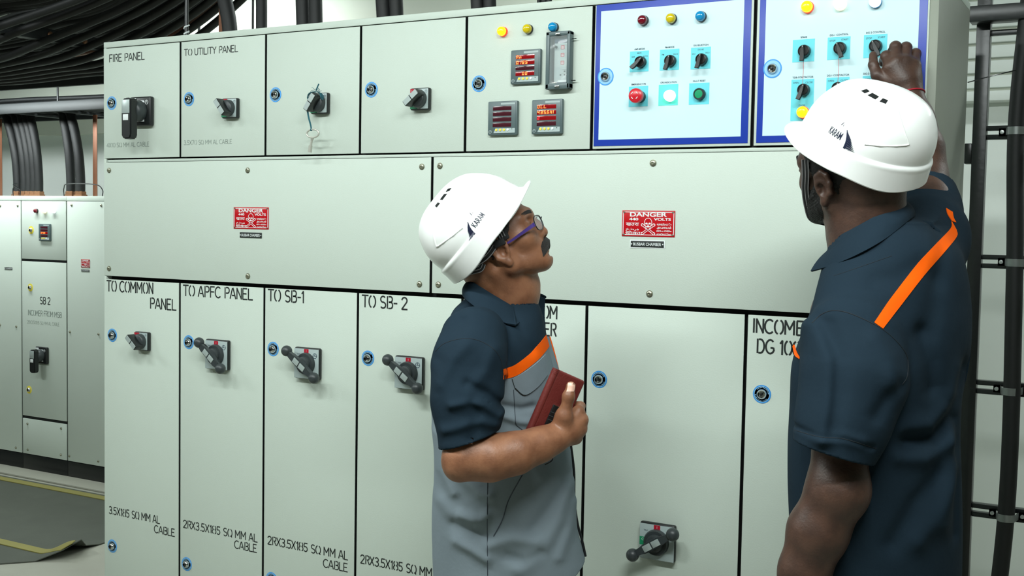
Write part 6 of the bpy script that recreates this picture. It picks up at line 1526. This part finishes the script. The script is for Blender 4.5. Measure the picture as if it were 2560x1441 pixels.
tr.post.append(lambda P, D: np.maximum(D, 0.035-P[:, 2])); grow('trousers', tr, 0.006, 'trouser', man2)
for q in (fL2, fR2):
    sh = Field(); sh.cap(q-fwd*0.03+[0, 0, 0.012], q+fwd*0.15+[0, 0, 0.004], 0.047, 0.04, k=0.02); sh.cap(q+[0, 0, 0.02], q+[0, 0, 0.075], 0.047, 0.044, k=0.02); sh.ell(q+fwd*0.16+[0, 0, 0.006], (0.045, 0.045, 0.034), k=0.02)
    sh.post.append(lambda P, D: np.maximum(D, -P[:, 2])); grow('shoe', sh, 0.005, 'shoe', man2)
# shirt: torso piles follow the outline, ellipses turned with the body
A_, B_ = .165, .235
hw0 = math.sqrt((A_*math.cos(YB))**2+(B_*math.sin(YB))**2)
rows = [(560, 2130, 2330), (590, 2105, 2375), (630, 2090, 2412), (690, 2066, 2430), (757, 2040, 2438), (800, 2012, 2440), (855, 1986, 2438), (910, 1970, 2432), (985, 1966, 2416), (1060, 1962, 2412), (1111, 1960, 2412), (1200, 1960, 2415), (1317, 1964, 2417), (1441, 1964, 2415), (1560, 1966, 2412), (1700, 1968, 2410)]
R_ = []
for v, ul, ur in rows:
    p, q = PL(ul, v, DB), PL(ur, v, DB); s_ = (q[0]-p[0])/2/hw0; R_.append((p[2], (p[0]+q[0])/2, 0.0, A_*s_, B_*s_))
torso = Field(); torso.stack(R_, YB, k=0.0, n=110, ex=2.1)
torso.cap(PL(2200, 630, 2.38), PL(2312, 595, 2.47), 0.085, 0.080, k=0.06); torso.cap(PL(2195, 690, 2.32), PL(2128, 842, 2.20), 0.105, 0.078, k=0.05)
sl = Field(); sl.chain([PL(2165, 800, 2.24), PL(2136, 850, 2.19), PL(2134, 950, 2.155), PL(2108, 1050, 2.135), PL(2078, 1150, 2.12)], [0.068, 0.088, 0.0945, 0.0830, 0.0745], k=0.03)
slR = Field(); slR.chain([PL(2280, 620, 2.44), PL(2312, 595, 2.48), PL(2312, 530, 2.55), PL(2310, 450, 2.60)], [0.075, 0.080, 0.074, 0.064], k=0.03)
rd = PL(2318, 440, 2.61)-PL(2328, 540, 2.53); rd /= np.linalg.norm(rd); rp = PL(2325, 478, 2.575)
a0, a1 = PL(1979, 1112, 2.06), PL(2180, 1162, 2.10); cdir = a1-a0; cn = np.array([cdir[2], 0.0, -cdir[0]]); cn /= np.linalg.norm(cn); cpt = (a0+a1)/2
FOLDS = [([(2240, 1085), (2320, 1090), (2380, 1040), (2430, 930)], .024, -.012), ([(2230, 1060), (2310, 1060), (2370, 1010), (2415, 930)], .022, .008), ([(2215, 1120), (2290, 1130), (2370, 1100)], .020, .007),
    ([(2300, 820), (2320, 760), (2330, 700)], .026, -.005), ([(2280, 830), (2305, 900), (2312, 960)], .022, -.008), ([(2400, 1000), (2380, 1150), (2350, 1300)], .026, .007), ([(2270, 1330), (2340, 1260), (2400, 1180)], .024, .006), ([(2200, 1330), (2260, 1240), (2330, 1180)], .022, -.005),
    ([(2405, 1060), (2412, 1200), (2405, 1350)], .016, -.005), ([(2170, 700), (2230, 690), (2290, 660)], .020, -.003), ([(2340, 700), (2370, 620), (2385, 560)], .02, -.004), ([(1985, 860), (1978, 930), (1974, 1000)], .014, .005)]
SFOLDS = [([(2060, 830), (2075, 900), (2070, 1000), (2050, 1100)], .016, .005), ([(2100, 820), (2110, 900), (2095, 1000), (2080, 1080)], .014, -.004), ([(2050, 1100), (2100, 1092), (2150, 1105)], .012, .004), ([(2200, 850), (2230, 900), (2235, 960)], .02, .005), ([(2255, 970), (2225, 990), (2190, 1040)], .016, -.005), ([(2000, 1080), (2050, 1092), (2110, 1095), (2180, 1120)], .006, -.0025)]
ff, sf = fold_fn(FOLDS, 2.22), fold_fn(SFOLDS, 2.06)
def sleeve2(P):
    d = sl.raw(P) + sf(P); return np.maximum(d, -(P-cpt)@cn if cn[2] > 0 else (P-cpt)@cn)
def cut2(P): return -(P-cpt)@cn if cn[2] > 0 else (P-cpt)@cn
def cutr(P): return (P-rp)@rd
def outer2(P):
    t = torso.raw(P)+ff(P); return smin(smin(t, sleeve2(P), 0.010), np.maximum(slR.raw(P), cutr(P)), 0.045)
ncen = PL(2165, 600, 2.35)
def shell2(P):
    o = outer2(P); d = np.maximum(o, -(o+0.010))
    d = np.maximum(d, 0.66-P[:, 2])
    nk = np.linalg.norm((P-ncen)[:, :2]/np.array([0.080, 0.085]), axis=1); d = np.maximum(d, np.where(P[:, 2] > zz(760), (1-nk)*0.07, -9.0))
    d = np.maximum(d, -np.maximum(sl.raw(P)+0.0085, -(cut2(P)+0.010))); d = np.maximum(d, -np.maximum(slR.raw(P)+0.0085, -(cutr(P)+0.010)))
    return d
lo = np.array([-0.32, -0.36, 0.64]); hi = np.array([0.32, 0.40, zz(430)+0.03])
shirt = grow('shirt', Wrap(shell2, (lo, hi)), 0.0034, 'navy_cloth', man2, lo=lo, hi=hi)
OUT = Wrap(outer2, (lo, hi))
patch('orange_stripe', OUT, strip_grid([(2186, 806), (2230, 742), (2290, 665), (2345, 605), (2378, 570), (2380, 553)], [(2208, 822), (2252, 765), (2310, 690), (2362, 630), (2392, 592), (2392, 575)], 1.95, 30, 5), BDIR, 'orange', shirt, 0.0014, 0.0015)
patch('orange_stripe', OUT, strip_grid([(2366, 520), (2370, 535), (2381, 553)], [(2382, 530), (2385, 545), (2391, 556)], 1.95, 8, 4), BDIR, 'orange', shirt, 0.0014, 0.0015)
patch('orange_stripe', OUT, strip_grid([(1984, 862), (1990, 880), (1996, 893)], [(1981, 866), (1986, 888), (1996, 897)], 1.95, 8, 3), BDIR, 'orange', shirt, 0.0014, 0.0015)
seam('seam', OUT, [PL(u, v, 1.95) for u, v in ((2030, 808), (2055, 786), (2085, 777), (2130, 786), (2200, 820), (2245, 858), (2268, 895), (2268, 940), (2256, 962))], BDIR, 0.0010, 'stitch_n', shirt)
seam('cuff_seam', OUT, [PL(u, v, 1.95) for u, v in ((1986, 1076), (2050, 1093), (2110, 1098), (2190, 1122))], BDIR, 0.0007, 'stitch_n', shirt)
seam('seam', OUT, [PL(u, v, 1.95) for u, v in ((2085, 690), (2150, 668), (2230, 640))], BDIR, 0.0006, 'stitch_n', shirt)
# collar
top = [PL(2086, 612, 2.36), PL(2110, 585, 2.30), PL(2160, 556, 2.262), PL(2220, 524, 2.262), PL(2262, 505, 2.30), PL(2262, 505, 2.38), PL(2215, 530, 2.43), PL(2150, 570, 2.445)]
bot = [PL(2026, 678, 2.36), PL(2078, 664, 2.265), PL(2140, 638, 2.215), PL(2212, 598, 2.212), PL(2276, 548, 2.270), PL(2285, 545, 2.40), PL(2230, 575, 2.47), PL(2150, 610, 2.47)]
sheet('collar', top, bot, 'navy_cloth', shirt, 0.0038, 60, 8, 0.006)
# hat and harness
hat, HW, hsurf = build_helmet(man2, rotm(math.radians(146), math.radians(-4), math.radians(-20)), PL(2146, 446, 2.34), 1)
W_ = lambda p: Vector(hR @ np.array(p) + hO)
D_ = lambda v: Vector(hR @ np.array(v))
ribbon('chin_strap', [W_((0.040, 0.080, 0.062)), W_((0.047, 0.077, 0.030)), W_((0.062, 0.066, -0.004)), W_((0.075, 0.050, -0.040)), W_((0.084, 0.030, -0.074)), W_((0.080, 0.0, -0.090)), W_((0.078, -0.030, -0.076)), W_((0.062, -0.066, -0.004)), W_((0.040, -0.080, 0.062))], D_((1, 0.1, 0.25)), 0.017, hat, lines=3, n=7)
bm = NB(); pts = [W_((0.094*math.cos(a)-0.008, 0.082*math.sin(a), 0.050+0.040*math.cos(a))) for a in [2*math.pi*i/48 for i in range(48)]]
A = [bm.verts.new(p) for p in pts]; Bq = [bm.verts.new(p+D_((-0.012, 0, 0.034))) for p in pts]
for i in range(48): bm.faces.new((A[i], A[(i+1) % 48], Bq[(i+1) % 48], Bq[i]))
bmesh.ops.solidify(bm, geom=bm.faces[:], thickness=0.002); obj('headband', bm, 'strap', hat)
# cropped hair and beard
hf2 = Field(); head_field(hf2, hR, hO, ears=())
def hair2(P):
    q = (P-hO)@hR; d = hf2.raw(P)-0.004+0.0010*np.sin(q[:, 2]*800+q[:, 1]*500)*np.sin(q[:, 0]*900)
    line = np.interp(q[:, 0], [-0.12, -0.06, -0.03, -0.012, 0.028, 0.045, 0.07], [-0.085, -0.075, -0.050, 0.000, 0.012, 0.055, 0.110])
    return np.maximum(np.maximum(d, -(d+0.0075)), (line-q[:, 2])*0.7)
blo, bhi = hO-0.17, hO+0.19
grow('hair', Wrap(hair2, (blo, bhi)), 0.003, 'hair', man2, lo=blo, hi=bhi)
def beard2(P):
    q = (P-hO)@hR
    lump = 0.0010*np.sin(q[:, 2]*900+q[:, 1]*310)*np.sin(q[:, 0]*740+q[:, 1]*620)
    front = q[:, 0]-0.026; topl = np.interp(q[:, 0], [0.02, 0.045, 0.07, 0.10], [0.030, 0.000, -0.014, -0.016])-q[:, 2]
    lips = np.linalg.norm(np.stack([q[:, 1]/1.8, q[:, 2]+0.035, (q[:, 0]-0.095)*0.4], 1), axis=1)-0.011
    e = np.minimum.reduce([front, topl, lips, q[:, 2]+0.100]); d = hf2.raw(P)-np.clip(e*0.35, -0.01, 0.0055)-lump*np.clip(e*60, 0, 1)
    return np.maximum.reduce([d, -(d+0.012), -e*0.7])
grow('beard', Wrap(beard2, (blo, bhi)), 0.0028, 'hair', man2, lo=blo, hi=bhi)
for sd in (1, -1):
    bm = NB()
    for k in range(18):
        s_ = k/17; p = np.array([0.1025-0.020*s_**1.6, sd*(0.008+0.038*s_), 0.0565+0.003*math.sin(s_*3)])
        for dz in (-0.0025, 0.0005, 0.0035): tube(bm, [W_(p+[-0.004, 0, dz-0.001]), W_(p+[0.001, sd*0.005, dz+0.002])], [0.0024, 0.0008], 5)
    obj('eyebrow', bm, 'hair', man2)
    bm = NB(); ball(bm, W_((0.0765, sd*0.031, 0.0340)), 0.0122, 20); e_ = obj('eye', bm, 'eye', man2)
    bm = NB(); ball(bm, W_((0.0840, sd*0.031, 0.0350)), 0.0056, 14); obj('iris', bm, 'iris', e_)
# thread round the wrist, thumb nail
ax = (wR-PL(2286, 300, 2.635)); ax /= np.linalg.norm(ax); t0 = np.cross(ax, [0, 1, 0]); t0 /= np.linalg.norm(t0); t1 = np.cross(ax, t0)
cw = wR-ax*0.001
ringp = []
for i in range(25):
    a = 2*math.pi*i/24; dv = t0*math.cos(a)+t1*math.sin(a); P0 = cw+dv*0.07; ringp.append(Vector(trace(b, [P0], -dv, 0.07, 0.0012)[0]))
bm = NB(); tube(bm, ringp, 0.0019, 8); obj('wrist_thread', bm, 'wrist_red', man2)
g = [[list(PL(u, v, 2.5)) for u in np.linspace(2175, 2185, 6)] for v in (129, 133, 137, 141, 144)]
patch('thumb_nail', b, g, BDIR, 'nail', man2, 0.0005, 0.0008)
